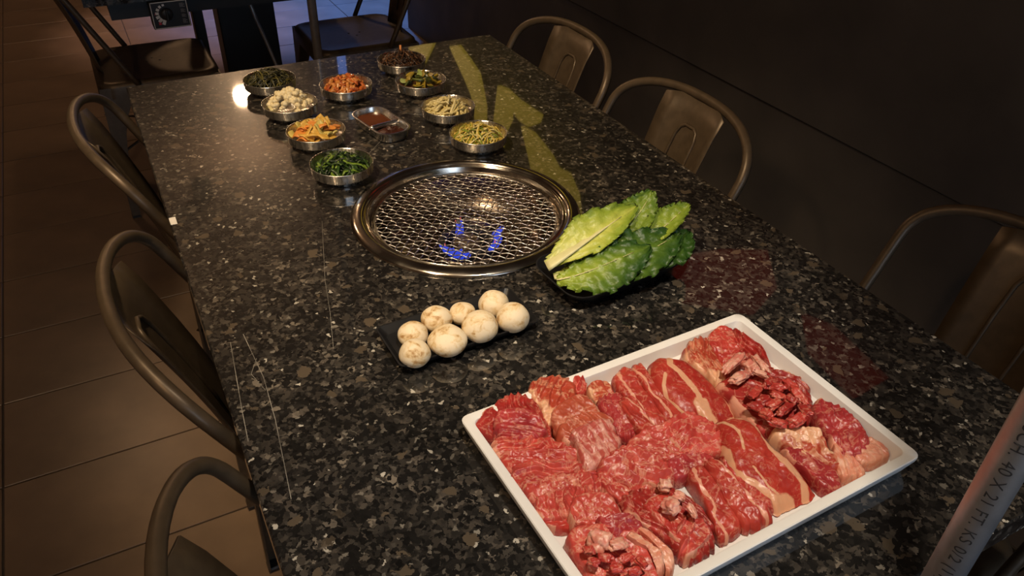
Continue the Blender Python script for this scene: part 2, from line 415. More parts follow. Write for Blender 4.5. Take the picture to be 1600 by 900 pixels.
# ------------------------------------------------------------------ steel poles at the table ends
def pole(x, y, label, text=False):
    t = thing('steel_pole', label, 'pole', (x, y, 0)); r = .01335
    obj('pipe', tube([(0, 0, .006), (0, 0, 1.0), (0, 0, 2.695)], r, 32), M['pipe'], t)
    obj('floor_flange', lathe([(0, 0), (.02, 0), (.02, .006), (r, .009), (r, .0)], 24), M['pipe'], t)
    if text:
        cu = bpy.data.curves.new('txt', 'FONT'); cu.body = 'SCH. 40 X 21 FT. KS 0/2 (11) 2021'; cu.size = .0125; cu.space_character = 1.12
        to = bpy.data.objects.new('txt', cu); COL.objects.link(to)
        dg = bpy.context.evaluated_depsgraph_get(); me = bpy.data.meshes.new_from_object(to.evaluated_get(dg))
        bpy.data.objects.remove(to)
        b = bmesh.new(); b.from_mesh(me); bmesh.ops.subdivide_edges(b, edges=b.edges[:], cuts=1)
        a0 = math.radians(TXT_A)
        for vv in b.verts:
            s_, h_ = vv.co.x, vv.co.y
            a = a0+(h_-.0045)/(r+.0003)       # letters stand sideways, running down the pipe
            vv.co = ((r+.0003)*math.cos(a), (r+.0003)*math.sin(a), TXT_Z-s_)
        o = obj('stencilled_text', b, M['ink'], t, False); tag(o, 'black printed pipe marking running down the pole')
M['ink'] = plain('ink', (.02, .02, .022), .6)
TXT_A, TXT_Z = 205, 1.008
pole(.482, .165, 'galvanised steel pole with black printed marking at the near table end', True)
pole(.587, 2.38, 'grey steel pole standing at the end of the far table')
tag(obj('gas_hose', tube([(.455, 2.70, .66), (.476, 2.7, .552), (.495, 2.7, .486), (.519, 2.7, .391), (.55, 2.7, .25), (.57, 2.7, .1), (.575, 2.7, .007)], .006, 8), M['pipe']), 'thin grey hose hanging left of the far pole', 'hose')

# ------------------------------------------------------------------ metal cafe chairs
def make_chair():
    t = thing('metal_chair', 'x', 'chair')
    m = M['chair']
    hs = .178
    lo = [rrect(hs+.004, hs+.004, .05, .405), rrect(hs+.003, hs+.003, .05, .435), rrect(hs, hs, .05, .447), rrect(hs-.012, hs-.012, .045, .452), rrect(hs-.022, hs-.022, .04, .449), rrect(hs-.08, hs-.08, .03, .446)]
    obj('seat', stack(lo, False, True), m, t)
    for (px, py) in ((-.02, 0), (.02, 0), (0, .03)):
        obj('drain_hole', lathe([(0, .0005), (.004, .0005), (.004, -.001)], 8), M['black'], t, loc=(px, py, .4462))
    W_, n_, hv, zt, s_, c_ = .385, 2.74, .078, .822, .4965, .036
    P = []
    for k in range(9):
        d = .302*(1-k/9); P.append((W_/2, -d))
    for k in range(33):
        a = PI*k/32; cu, su = math.cos(a), math.sin(a)
        P.append((math.copysign(abs(cu)**(2/n_), cu)*W_/2, abs(su)**(2/n_)*hv))
    for k in range(8, -1, -1): P.append((-W_/2, -.302*(1-k/9)))
    pts = []
    for (u, vv) in P: pts.append((-.29+(hv-vv)*s_+c_*(u/(W_/2))**2, u, zt-(hv-vv)))
    obj('back_hoop', tube(pts, .0085, 10), m, t)
    # splat
    v, f = [], []; nu, nz = 8, 10
    for side in (0, 1):
        for j in range(nz+1):
            q = j/nz; z = .45+q*(.820-.45); x0 = -.168-.121*q+.012*math.sin(q*PI); hw = .068+.014*q
            for i in range(nu+1):
                u = -1+2*i/nu; ztop = z-(.008*u*u if j == nz else 0)
                v.append((x0+.028*(u*hw/.09)**2-(.0025 if side else 0), u*hw, ztop))
    k = (nu+1)*(nz+1)
    for j in range(nz):
        for i in range(nu):
            a = j*(nu+1)+i; f.append((a, a+1, a+nu+2, a+nu+1)); f.append((k+a+nu+1, k+a+nu+2, k+a+1, k+a))
    rim = [i for i in range(nu+1)]+[j*(nu+1)+nu for j in range(1, nz+1)]+[nz*(nu+1)+i for i in range(nu-1, -1, -1)]+[j*(nu+1) for j in range(nz-1, 0, -1)]
    for i in range(len(rim)): a, b = rim[i], rim[(i+1) % len(rim)]; f.append((a, k+a, k+b, b))
    bk = obj('backrest', pyd(v, f), m, t)
    def sp(u, z):
        q = (z-.45)/.37; return (-.168-.121*q+.012*math.sin(q*PI)+.028*(u/.09)**2+.0012, u, z)
    arch = [sp(-.026, .50), sp(-.027, .62), sp(-.028, .706), sp(-.027, .75), sp(-.022, .764), sp(-.012, .77), sp(.012, .77), sp(.022, .764), sp(.027, .75), sp(.028, .706), sp(.027, .62), sp(.026, .50)]
    obj('embossed_rib', tube(arch, .0035, 6), m, bk)
    # legs: L-section, tapering down, flaring at the top
    for sx in (1, -1):
        for sy in (1, -1):
            v, f = [], []; N = 9
            for j in range(N+1):
                q = j/N; z = .44*(1-q); fx = .178+.012*q; w = .026+.085*(1-q)**5+.012*(1-q); th = .004
                c = (sx*fx, sy*fx)
                L = [(0, 0), (-w, 0), (-w, -th), (-th, -th), (-th, -w), (0, -w)]
                v += [(c[0]+sx*a, c[1]+sy*b, z) for a, b in L]
            for j in range(N):
                for i in range(6): f.append((j*6+i, j*6+(i+1) % 6, j*6+6+(i+1) % 6, j*6+6+i))
            f += [(0, 1, 2, 3), (0, 3, 4, 5), tuple(N*6+i for i in (3, 2, 1, 0)), tuple(N*6+i for i in (5, 4, 3, 0))]
            b = bmesh.new(); vs = [b.verts.new(p) for p in v]
            for q in f: b.faces.new([vs[i] for i in q])
            bmesh.ops.recalc_face_normals(b, faces=b.faces[:])
            lg = obj('leg', b, m, t, False)
            obj('foot_cap', bbox(sx*.177-.0135, sx*.177+.0135, sy*.177-.0135, sy*.177+.0135, 0, .012, .003, 1), M['black'], lg, False)
    for s in (1, -1):
        obj('brace', tube([(-.185, -.185*s, .22), (0, 0, .245), (.185, .185*s, .22)], .006, 6, .5), m, t)
    return t
ch0 = make_chair(); used = False
def chair(x, y, rz, label, group='metal cafe chairs'):
    global used
    c = ch0 if not used else copy_tree(ch0); used = True
    c.location = (x, y, 0); c.rotation_euler = (0, 0, rz); tag(c, label, 'chair', group)
chair(.218, 1.384, 0, "dark metal hoop-back chair at the table's left side nearest the far end")
chair(.221, .86, 0, "dark metal hoop-back chair in the middle of the table's left side")
chair(.221, .405, 0, "dark metal hoop-back chair at the photo's bottom edge, left of the table")
chair(.655, 1.453, PI, "brown metal hoop-back chair farthest along the dark wall")
chair(.658, 1.036, PI, "brown metal hoop-back chair between the two others along the dark wall")
chair(.786, .43, PI, "brown metal hoop-back chair at the photo's right edge beside the dark wall")
chair(.14, 2.75, 0, "dark metal chair at the left of the far table under the control panel")
chair(.82, 2.76, PI, "dark metal chair right of the far pole against blue-lit floor")

# ------------------------------------------------------------------ table roaster and its wire grate
rs = thing('table_roaster', 'round polished steel gas roaster set into the granite table', 'grill', (GX, GY, .75))
obj('trim_ring', lathe([(.166, .001), (.1765, .0005), (.1768, .002), (.1745, .0045), (.168, .0068), (.162, .0078), (.1575, .0070), (.1555, .0035), (.1545, .002), (.1525, .0018), (.151, .004), (.1498, .0042), (.1488, .002), (.147, -.006), (.1455, -.010), (.1375, -.011)], 160), M['trim'], rs)
obj('drip_bowl', lathe([(.1375, -.0112), (.134, -.03), (.124, -.05), (.105, -.062), (.08, -.066), (.072, -.066), (.07, -.05), (.066, -.046), (.062, -.05), (.06, -.075), (.03, -.078), (0, -.078)], 96), M['pan'], rs)
obj('casing', lathe([(.164, -.001), (.158, -.02), (.15, -.12), (.06, -.14), (0, -.14)], 48), M['black'], rs)
br = obj('burner_ring', lathe([(.046, -.072), (.046, -.05), (.042, -.046), (.036, -.046), (.033, -.05), (.033, -.072)], 48), M['black'], rs)
M['flame'] = emis('gas_flame', (.05, .10, 1.0), .55, (.01, .01, .03)); M['flame_red'] = emis('flame_tip', (1, .16, .12), .8)
cap = obj('burner_cap', lathe([(0, -.044), (.016, -.046), (.022, -.052), (.022, -.07)], 32), M['chair'], rs)
for k, (a, l, w) in enumerate([(200, .020, .006), (212, .024, .008), (224, .022, .009), (236, .022, .009), (248, .016, .007), (300, .018, .007), (312, .022, .008), (326, .024, .009), (338, .024, .008), (350, .018, .006), (84, .022, .007), (98, .02, .007)]):
    a = math.radians(a); r = .045 if k < 10 else .02
    c, s = math.cos(a), math.sin(a)
    pts = [(r*c+q*l*.55*c+.002*math.sin(q*5+k), r*s+q*l*.55*s, -.052+q*l) for q in (0, .25, .5, .75, 1)]
    fo = obj('gas_flame', tube(pts, [w*.5, w*.75, w*.62, w*.34, .0006], 8), M['flame'], rs)
    if k in (1, 5, 10, 11): obj('flame_tip', tube([pts[3], pts[4], (pts[4][0], pts[4][1], pts[4][2]+.004)], [.0014, .001, .0004], 6), M['flame_red'], fo)

gt = thing('wire_grate', 'round crimped steel wire grate lying in the roaster', 'grate', (GX, GY, .7435), math.radians(-40))
RG, PT = .1405, .0108
obj('rim_wire', tube([(RG*math.cos(2*PI*k/96), RG*math.sin(2*PI*k/96), 0) for k in range(96)], .0016, 8, 1, True), M['wire'], gt)
nw = int(RG/PT)
wc = {}
for ax in (0, 1):
    for i in range(-nw, nw+1):
        off = i*PT
        if abs(off) > RG-.003: continue
        L = math.sqrt((RG-.0006)**2-off**2); N = max(4, int(2*L/(PT/4)))
        pts = []
        for k in range(N+1):
            s = -L+2*L*k/N
            z = .0012*math.cos(PI*s/PT+(i % 2)*PI)*(1 if ax == 0 else -1)
            pts.append((s, off, z) if ax == 0 else (off, s, z))
        obj('wire', tube(pts, .00092, 5), M['wire'], gt)

# ------------------------------------------------------------------ side dish bowls and their food
bowl_me = lathe([(0, .003), (.033, .003), (.0345, 0), (.036, .0), (.0365, .005), (.0385, .0085), (.0478, .0104), (.0494, .0108), (.0500, .0122), (.0505, .0190), (.0512, .0255), (.0518, .0268), (.0514, .0278), (.0504, .0274), (.0496, .025), (.0488, .0185), (.0475, .0145), (.043, .0122), (.03, .0118), (0, .0118)], 192, (48, .00013, (14, 15)), (32, .00003, (8, 9, 10)))
bowl_me.materials.append(M['bowl'])
bowl_me.materials.append(M['dish'])
for p in bowl_me.polygons:
    p.use_smooth = True
    if 10 <= p.index//192 <= 12: p.material_index = 1      # polished rolled rim
BZ = .75
def bowl(x, y, what):
    o = bpy.data.objects.new('side_dish_bowl', bowl_me); link(o); o.location = (x, y, BZ); o.rotation_euler = (0, 0, random.uniform(0, 6))
    tag(o, 'round ribbed steel bowl holding '+what, 'bowl', 'steel side dish bowls'); return o
def strands(name, label, x, y, n, R, h, ln, rad, m, z0=.0165, flat=.7, curl=1.0, seed=1, kind='stuff', upright=0, colors=None, lean=0):
    rd = random.Random(seed); v, f = [], []; mi = []
    for _ in range(n):
        r = R*math.sqrt(rd.random())*.92; a = rd.uniform(0, 2*PI); q = rd.random()
        cx, cy = r*math.cos(a), r*math.sin(a); d = rd.uniform(0, 2*PI); L = ln*rd.uniform(.6, 1.25); N = 6
        k = rd.uniform(-1, 1)*curl*40; pts = []; tl = rd.uniform(-upright, upright)
        px, py = cx-math.cos(d)*L/2, cy-math.sin(d)*L/2
        for i in range(N):
            rr = math.hypot(px, py)
            if rr > R: px *= R/rr; py *= R/rr; rr = R
            hz = h*max(0, 1-(rr/R)**2)**.8
            s = i/(N-1)-.5
            pts.append((px, py, z0+hz*(.45+.55*q)+rd.uniform(-.0012, .0012)+tl*s*L+.002*math.sin(i*1.3+q*9)))
            px += math.cos(d)*L/(N-1); py += math.sin(d)*L/(N-1); d += k*L/(N-1)
        rr = rad*rd.uniform(.7, 1.3); f0 = len(f)
        tube_vf(pts, [rr*.6, rr, rr*1.1, rr, rr*.9, rr*.5], 6, v, f, flat)
        if colors: mi += [rd.randrange(len(colors))]*(len(f)-f0)
    # bed under the strands so the bowl bottom does not show through
    b0 = len(v); f0 = len(f)
    for j in range(6):
        rr = R*(j/5)
        for k in range(20):
            a = 2*PI*k/20; v.append((rr*math.cos(a), rr*math.sin(a), z0-.003+h*.55*max(0, 1-(rr/R)**2)))
    for j in range(5):
        for k in range(20): f.append((b0+j*20+k, b0+j*20+(k+1) % 20, b0+(j+1)*20+(k+1) % 20, b0+(j+1)*20+k))
    if colors: mi += [0]*(len(f)-f0)
    me = pyd(v, f); me.materials.append(m)
    if colors:
        me.materials.clear()
        for c in colors: me.materials.append(c)
        me.polygons.foreach_set('material_index', mi)
    o = obj(name, me, m); o.location = (x, y, BZ); tag(o, label, 'food', None, kind); return o
def pieces(me_list, name, label, group, x, y, spots, cat='food'):
    for i, (dx, dy, dz, s, e) in enumerate(spots):
        o = bpy.data.objects.new(name, me_list[i % len(me_list)]); link(o); o.location = (x+dx, y+dy, BZ+dz); o.scale = (s, s, s); o.rotation_euler = e
        tag(o, label, cat, group)
def heap_spots(n, R, h, z0, smin, smax, seed, tilt=.6, flat=True):
    rd = random.Random(seed); out = []
    for i in range(n):
        r = R*math.sqrt((i+.5)/n); a = i*2.39996+rd.uniform(-.3, .3)
        out.append((r*math.cos(a), r*math.sin(a), z0+h*max(0, 1-(r/R)**2)**.9+rd.uniform(-.001, .001), rd.uniform(smin, smax), (rd.uniform(-tilt, tilt), rd.uniform(-tilt, tilt), rd.uniform(0, 6.28))))
    return out
M['fern'] = plain('dark_fern', (.05, .045, .012), .4, 0, .6, 80); M['fern2'] = plain('dark_fern_olive', (.1, .085, .02), .4, 0, .5, 80); M['fern3'] = plain('dark_fern_black', (.022, .022, .01), .4, 0, .5, 80)
M['kim'] = plain('kimchi_red', (.50, .12, .025), .3, 0, .35, 90, .3); M['kim2'] = plain('kimchi_orange', (.58, .22, .055), .3, 0, .3, 90, .3); M['kim3'] = plain('kimchi_deep', (.36, .07, .018), .3, 0, .35, 90)
M['brn'] = plain('shredded_brown', (.075, .032, .014), .3, 0, .5, 90); M['brn2'] = plain('shredded_dark', (.02, .011, .008), .3, 0, .5, 90); M['brn3'] = plain('shredded_tan', (.14, .06, .022), .35, 0, .4, 90)
M['pot'] = plain('potato', (.66, .55, .24), .4, 0, .12, 60); M['pot2'] = plain('potato_pale', (.72, .62, .32), .4, 0, .1, 60)
M['spr'] = plain('sprout_yellow', (.6, .45, .08), .4, 0, .2, 60); M['spr2'] = plain('sprout_pale', (.7, .6, .25), .4, 0, .15, 60); M['spr3'] = plain('sprout_green', (.22, .28, .03), .4, 0, .3, 60)
M['spi'] = plain('spinach', (.03, .07, .012), .35, 0, .5, 90); M['spi2'] = plain('spinach_dark', (.01, .022, .008), .35, 0, .5, 90); M['spi3'] = plain('spinach_light', (.16, .26, .03), .35, 0, .4, 90)
M['fish'] = plain('fishcake', (.72, .44, .09), .4, 0, .25, 50, .15); M['fish2'] = plain('fishcake_orange', (.72, .27, .05), .4, 0, .25, 50, .15); M['fish3'] = plain('fishcake_pale', (.62, .5, .14), .4, 0, .2, 50, .15)
M['zuc'] = plain('zucchini', (.34, .24, .03), .3, 0, .4, 60); M['zucskin'] = plain('zucchini_skin', (.045, .05, .012), .3, 0, .4, 60); M['zuc2'] = plain('zucchini_green', (.28, .34, .1), .3, 0, .3, 60)
M['cau'] = plain('cauliflower', (.80, .68, .42), .55, 0, .12, 120, .5); M['cau2'] = plain('cauliflower_stalk_piece', (.7, .62, .34), .5, 0, .1, 60)

bx = dict(dark=(.2833, 1.5681), caul=(.2887, 1.4328), kim=(.4129, 1.4799), brown=(.5637, 1.5665), zuc=(.5567, 1.4406), pot=(.5532, 1.2968), spr=(.554, 1.1645), org=(.2985, 1.293), spin=(.3016, 1.1552))
bowl(*bx['dark'], 'dark seasoned greens'); bowl(*bx['caul'], 'white cauliflower'); bowl(*bx['kim'], 'orange-red kimchi'); bowl(*bx['brown'], 'a dark brown shredded side dish')
bowl(*bx['zuc'], 'braised zucchini slices'); bowl(*bx['pot'], 'pale potato strips'); bowl(*bx['spr'], 'yellow bean sprouts'); bowl(*bx['org'], 'orange fishcake slices'); bowl(*bx['spin'], 'green spinach')
strands('seasoned_greens', 'dark olive seasoned greens heaped in a steel bowl', *bx['dark'], 190, .0455, .030, .045, .0014, M['fern'], seed=3, colors=[M['fern'], M['fern3'], M['fern3'], M['fern2'], M['fern']])
strands('kimchi', 'orange-red cut kimchi heaped in a steel bowl', bx['kim'][0]-.002, bx['kim'][1], 110, .040, .026, .015, .0044, M['kim'], seed=4, flat=.6, colors=[M['kim'], M['kim2'], M['kim2'], M['kim3'], M['kim']])
strands('shredded_side_dish', 'dark brown shredded side dish heaped in the farthest steel bowl', *bx['brown'], 240, .0455, .028, .04, .0011, M['brn'], seed=5, colors=[M['brn'], M['brn2'], M['brn2'], M['brn3']])
tag(obj('tan_stalk', tube([(0, 0, .036), (.001, .002, .053)], [.0028, .0024], 8), M['kim2'], None, True, (bx['brown'][0]+.002, bx['brown'][1]+.008, BZ)), 'short tan stalk sticking up from the brown shredded dish', 'food')
strands('potato_strips', 'pale yellow potato strips heaped in a steel bowl', bx['pot'][0]-.002, bx['pot'][1], 80, .042, .022, .034, .0021, M['pot'], seed=6, flat=.85, curl=.15, upright=.35, colors=[M['pot'], M['pot2'], M['pot']])
strands('bean_sprouts', 'yellow-green bean sprouts heaped in a steel bowl', *bx['spr'], 190, .0455, .024, .030, .0014, M['spr'], seed=8, colors=[M['spr'], M['spr2'], M['spr2'], M['spr'], M['spr3']])
strands('spinach', 'glossy dark green spinach heaped in the steel bowl nearest the grill', *bx['spin'], 150, .0455, .021, .034, .0023, M['spi'], seed=9, flat=.4, curl=1.6, colors=[M['spi'], M['spi2'], M['spi2'], M['spi'], M['spi3']])
# cauliflower florets
def floret(seed):
    rd = random.Random(seed); b = bmesh.new()
    for _ in range(7):
        p = Vector((rd.uniform(-1, 1), rd.uniform(-1, 1), rd.uniform(-.2, .9)))*.0042
        r = bmesh.ops.create_icosphere(b, subdivisions=2, radius=rd.uniform(.0032, .0052))
        bmesh.ops.translate(b, verts=r['verts'], vec=p)
    for vv in b.verts: vv.co += vv.co.normalized()*.0011*noise.noise(vv.co*420+Vector((seed, 0, 0)))
    me = bpy.data.meshes.new('floret'); b.to_mesh(me); b.free(); me.materials.append(M['cau'])
    for p in me.polygons: p.use_smooth = True
    return me
cx_, cy_ = bx['caul']
pieces([floret(i) for i in range(4)], 'cauliflower_floret', 'small white cauliflower floret heaped in the steel bowl', 'cauliflower florets in one bowl', cx_-.001, cy_, heap_spots(38, .037, .028, .019, .75, 1.15, 21))
tag(obj('cauliflower_stick', bbox(-.003, .003, -.011, .011, -.002, .002, .0015), M['cau2'], None, True, (cx_-.037, cy_-.006, BZ+.023)), 'pale cauliflower stem at the left rim of its bowl', 'food')
# fishcake slices: wavy bent sheets
def wavy(seed, L, Wd, th, m, bend=1.0):
    rd = random.Random(seed); nu, nv = 8, 5; v, f = [], []
    ph = rd.uniform(0, 6); k = rd.uniform(.8, 1.6)*bend
    for s in (0, 1):
        for i in range(nu+1):
            for j in range(nv+1):
                x = (i/nu-.5)*L; y = (j/nv-.5)*Wd*(1-.35*abs(i/nu-.5)*2)
                z = .003*k*math.sin(x/L*5+ph)+.002*math.cos(y/Wd*4+ph)+(th if s == 0 else 0)
                v.append((x, y, z))
    K = (nu+1)*(nv+1)
    for i in range(nu):
        for j in range(nv):
            a = i*(nv+1)+j; f.append((a, a+nv+1, a+nv+2, a+1)); f.append((K+a+1, K+a+nv+2, K+a+nv+1, K+a))
    rim = [i*(nv+1) for i in range(nu+1)]+[nu*(nv+1)+j for j in range(1, nv+1)]+[i*(nv+1)+nv for i in range(nu-1, -1, -1)]+[j for j in range(nv-1, 0, -1)]
    for q in range(len(rim)): a, b = rim[q], rim[(q+1) % len(rim)]; f.append((a, K+a, K+b, b))
    me = pyd(v, f); me.materials.append(m)
    for p in me.polygons: p.use_smooth = True
    return me
fl_ = [wavy(i, .029, .019, .0022, [M['fish'], M['fish2'], M['fish3'], M['fish']][i % 4]) for i in range(4)]
pieces(fl_, 'fishcake_slice', 'thin bent orange fishcake slice in the steel bowl', 'fishcake slices in one bowl', *bx['org'], heap_spots(34, .035, .017, .0185, .8, 1.1, 31, .55))
# zucchini half-moon slices with dark skin
def halfmoon(seed, m):
    n = 10; v, f = [], []; R = .0135
    P = [(R*math.cos(PI*k/n), R*.75*math.sin(PI*k/n)) for k in range(n+1)]
    for z in (0, .0028): v += [(x, y, z+.08*x*x/R) for x, y in P]
    N = n+1; f = [tuple(range(N))[::-1], tuple(range(N, 2*N))]; mi = [0, 0]
    for k in range(n): f.append((k, k+1, N+k+1, N+k)); mi.append(1)
    f.append((n, 0, N, 2*N-1)); mi.append(0)
    me = pyd(v, f); me.materials.append(m); me.materials.append(M['zucskin']); me.polygons.foreach_set('material_index', mi)
    return me
zx, zy = bx['zuc']
pieces([halfmoon(0, M['zuc']), halfmoon(1, M['zuc2']), halfmoon(2, M['zuc'])], 'zucchini_slice', 'glossy half-moon zucchini slice in the steel bowl', 'zucchini slices in one bowl', zx, zy-.002, heap_spots(28, .033, .017, .018, .85, 1.15, 41, .8))
tag(obj('dark_sauce', lathe([(0, .0215), (.02, .0200), (.040, .0150), (.0455, .0135)], 32), M['brn'], None, True, (zx, zy, BZ)), 'brown braising sauce under the zucchini slices', 'sauce')

# two-well sauce dish
sd = thing('sauce_dish', 'oblong divided steel dish with two dipping sauces', 'dish', (.4205, 1.2995, BZ), math.radians(10))
hx, hy = .0335, .066
obj('shell', stack([rrect(hx-.008, hy-.008, .02, 0), rrect(hx-.005, hy-.005, .022, .004), rrect(hx-.0028, hy-.0028, .024, .018), rrect(hx, hy, .026, .0192), rrect(hx+.0005, hy+.0005, .0265, .0205), rrect(hx-.0012, hy-.0012, .0255, .0212), rrect(hx-.0035, hy-.0035, .024, .0205), rrect(hx-.006, hy-.006, .022, .008), rrect(hx-.009, hy-.009, .02, .005)], True, True), M['dish'], sd)
sharp(bpy.data.objects[sd.children[0].name], 60)
obj('divider', tube([(-hx+.003, -.013, .0165), (-hx+.010, -.013, .0165), (0, -.013, .0165), (hx-.010, -.013, .0165), (hx-.003, -.013, .0165)], .0042, 10, .9), M['dish'], sd)
M['sauce'] = plain('red_brown_sauce', (.115, .034, .012), .12, 0, .2, 40); M['paste'] = plain('bean_paste', (.05, .015, .01), .3, 0, .5, 120, .9, .003)
def puddle(y0, y1, z, bumpy):
    n, R = 40, 10; v, f = [], []; cyy = (y0+y1)/2; hyy = (y1-y0)/2; hxx = hx-.0075
    for j in range(R+1):
        for k in range(n):
            a = 2*PI*k/n; c, s = math.cos(a), math.sin(a); q = j/R
            x = q*hxx*math.copysign(abs(c)**.6, c); y = cyy+q*hyy*math.copysign(abs(s)**.6, s)
            zz = z+(bumpy*(1-q**3)*(.6+1.2*abs(fbm((x*140, y*140, 3)))) if bumpy else 0)-(.001 if j == R else 0)
            v.append((x, y, zz))
    for j in range(R):
        for k in range(n): f.append((j*n+k, j*n+(k+1) % n, (j+1)*n+(k+1) % n, (j+1)*n+k))
    return pyd(v, f)
o = obj('dipping_sauce', puddle(-.008, .058, .0128, 0), M['sauce'], None); o.location = (.4205, 1.2995, BZ); o.rotation_euler.z = math.radians(10); tag(o, 'smooth red-brown dipping sauce in the larger well of the steel dish', 'sauce')
o = obj('bean_paste', puddle(-.058, -.018, .0115, .006), M['paste'], None); o.location = (.4205, 1.2995, BZ); o.rotation_euler.z = math.radians(10); tag(o, 'chunky dark bean paste in the smaller well of the steel dish', 'sauce')

# ------------------------------------------------------------------ mushrooms on a black plate
mp = tag(obj('mushroom_plate', stack([rrect(.082, .03, .006, 0), rrect(.086, .034, .007, .002), rrect(.0935, .0415, .006, .0135), rrect(.0935, .0415, .006, .0145), rrect(.0915, .0395, .006, .0145), rrect(.084, .032, .006, .005)]), M['plate'], None, False, (.304, .6985, BZ)), 'flat black rectangular plate carrying eight white mushrooms', 'plate')
mp.rotation_euler.z = math.radians(1.7)
def mush_mat():
    m, n, l, p = nt('mushroom'); setp(p, rough=.6, sss=.05); p.inputs['Subsurface Radius'].default_value = (.004, .003, .002); p.inputs['Subsurface Scale'].default_value = .5
    v = n.new('ShaderNodeNewGeometry').outputs['Position']; t = tex(n, l, v, 75, 4, .65, .4)
    c = ramp(n, l, t.outputs[0], [(.47, (.68, .57, .40)), (.57, (.60, .45, .25)), (.66, (.36, .2, .07))]); l.new(c, p.inputs['Base Color'])
    t2 = tex(n, l, v, 200, 3); bump(n, l, p, t2.outputs[0], .2, .001); return m
M['mush'] = mush_mat(); M['mstem'] = plain('mushroom_stem', (.75, .66, .5), .6)
for i, (x, y, d, fl2, label) in enumerate([
    (.2445, .6985, .0370, .86, 'small button mushroom at the back left of the black plate'),
    (.2330, .6640, .0370, .95, 'button mushroom at the front left corner of the black plate'),
    (.2810, .7120, .0385, .90, 'speckled button mushroom second from the left in the back row'),
    (.2765, .6680, .0475, .74, 'widest flattened button mushroom in the front row'),
    (.3150, .7105, .0335, .92, 'smallest speckled button mushroom wedged in the back row'),
    (.3215, .6735, .0460, .86, 'large button mushroom with brown dents third in the front row'),
    (.3575, .7085, .0385, .95, 'plain button mushroom at the back right of the black plate'),
    (.3655, .6720, .0410, .98, 'round button mushroom at the front right end of the plate')]):
    t = thing('button_mushroom', label, 'mushroom', (x, y, BZ+.0052), random.uniform(0, 6), 'button mushrooms on the black plate')
    b = bmesh.new(); bmesh.ops.create_icosphere(b, subdivisions=4, radius=d/2)
    for vv in b.verts:
        q = vv.co.copy()
        if q.z < 0: vv.co.z *= .82
        vv.co.z *= fl2
        vv.co *= 1+.06*noise.noise(q*60+Vector((i*7, 0, 0)))
        if i == 5: vv.co *= 1-.10*max(0, 1-(q.normalized()-Vector((-.8, -.2, .4)).normalized()).length*2.2)
    zmin = min(vv.co.z for vv in b.verts)
    for vv in b.verts: vv.co.z += -zmin
    obj('cap', b, M['mush'], t); obj('stem', lathe([(0, .0003), (.006, .0003), (.007, .004), (.006, .009), (0, .010)], 16), M['mstem'], t)

# ------------------------------------------------------------------ lettuce on its boat plate
lp = tag(obj('lettuce_plate', stack([rrect(.072, .036, .025, 0), rrect(.08, .042, .028, .003), rrect(.098, .054, .028, .022), rrect(.1, .056, .028, .0255), rrect(.0985, .0545, .027, .0258), rrect(.09, .048, .026, .016), rrect(.074, .038, .024, .006)]), M['plate'], None, True, (.545, .724, BZ)), 'black boat-shaped plate heaped with romaine leaves', 'plate')
lp.rotation_euler.z = math.radians(5); sharp(lp, 50)
def leaf_mat():
    m, n, l, p = nt('romaine'); setp(p, rough=.38, spec=.4, sss=.0)
    at = n.new('ShaderNodeAttribute'); at.attribute_name = 'green'
    v = coords(n, l); t = tex(n, l, v, 70, 4, .6)
    aa = n.new('ShaderNodeMath'); aa.operation = 'MULTIPLY_ADD'; aa.inputs[1].default_value = .35; l.new(t.outputs[0], aa.inputs[0])
    sb = n.new('ShaderNodeMath'); sb.operation = 'SUBTRACT'; sb.inputs[1].default_value = .175; l.new(at.outputs['Fac'], sb.inputs[0]); l.new(sb.outputs[0], aa.inputs[2])
    c = ramp(n, l, aa.outputs[0], [(0, (.50, .50, .22)), (.2, (.42, .44, .085)), (.45, (.22, .29, .03)), (.7, (.085, .15, .016)), (1, (.022, .062, .009))])
    l.new(c, p.inputs['Base Color']); t2 = tex(n, l, v, 110, 4, .6, .5); bump(n, l, p, t2.outputs[0], .5, .003)
    return m
M['leaf'] = leaf_mat(); M['rib'] = plain('romaine_rib', (.52, .49, .25), .4, 0, .1, 60)
def bez(P, t):
    P = [Vector(p) for p in P]
    while len(P) > 1: P = [P[i].lerp(P[i+1], t) for i in range(len(P)-1)]
    return P[0]
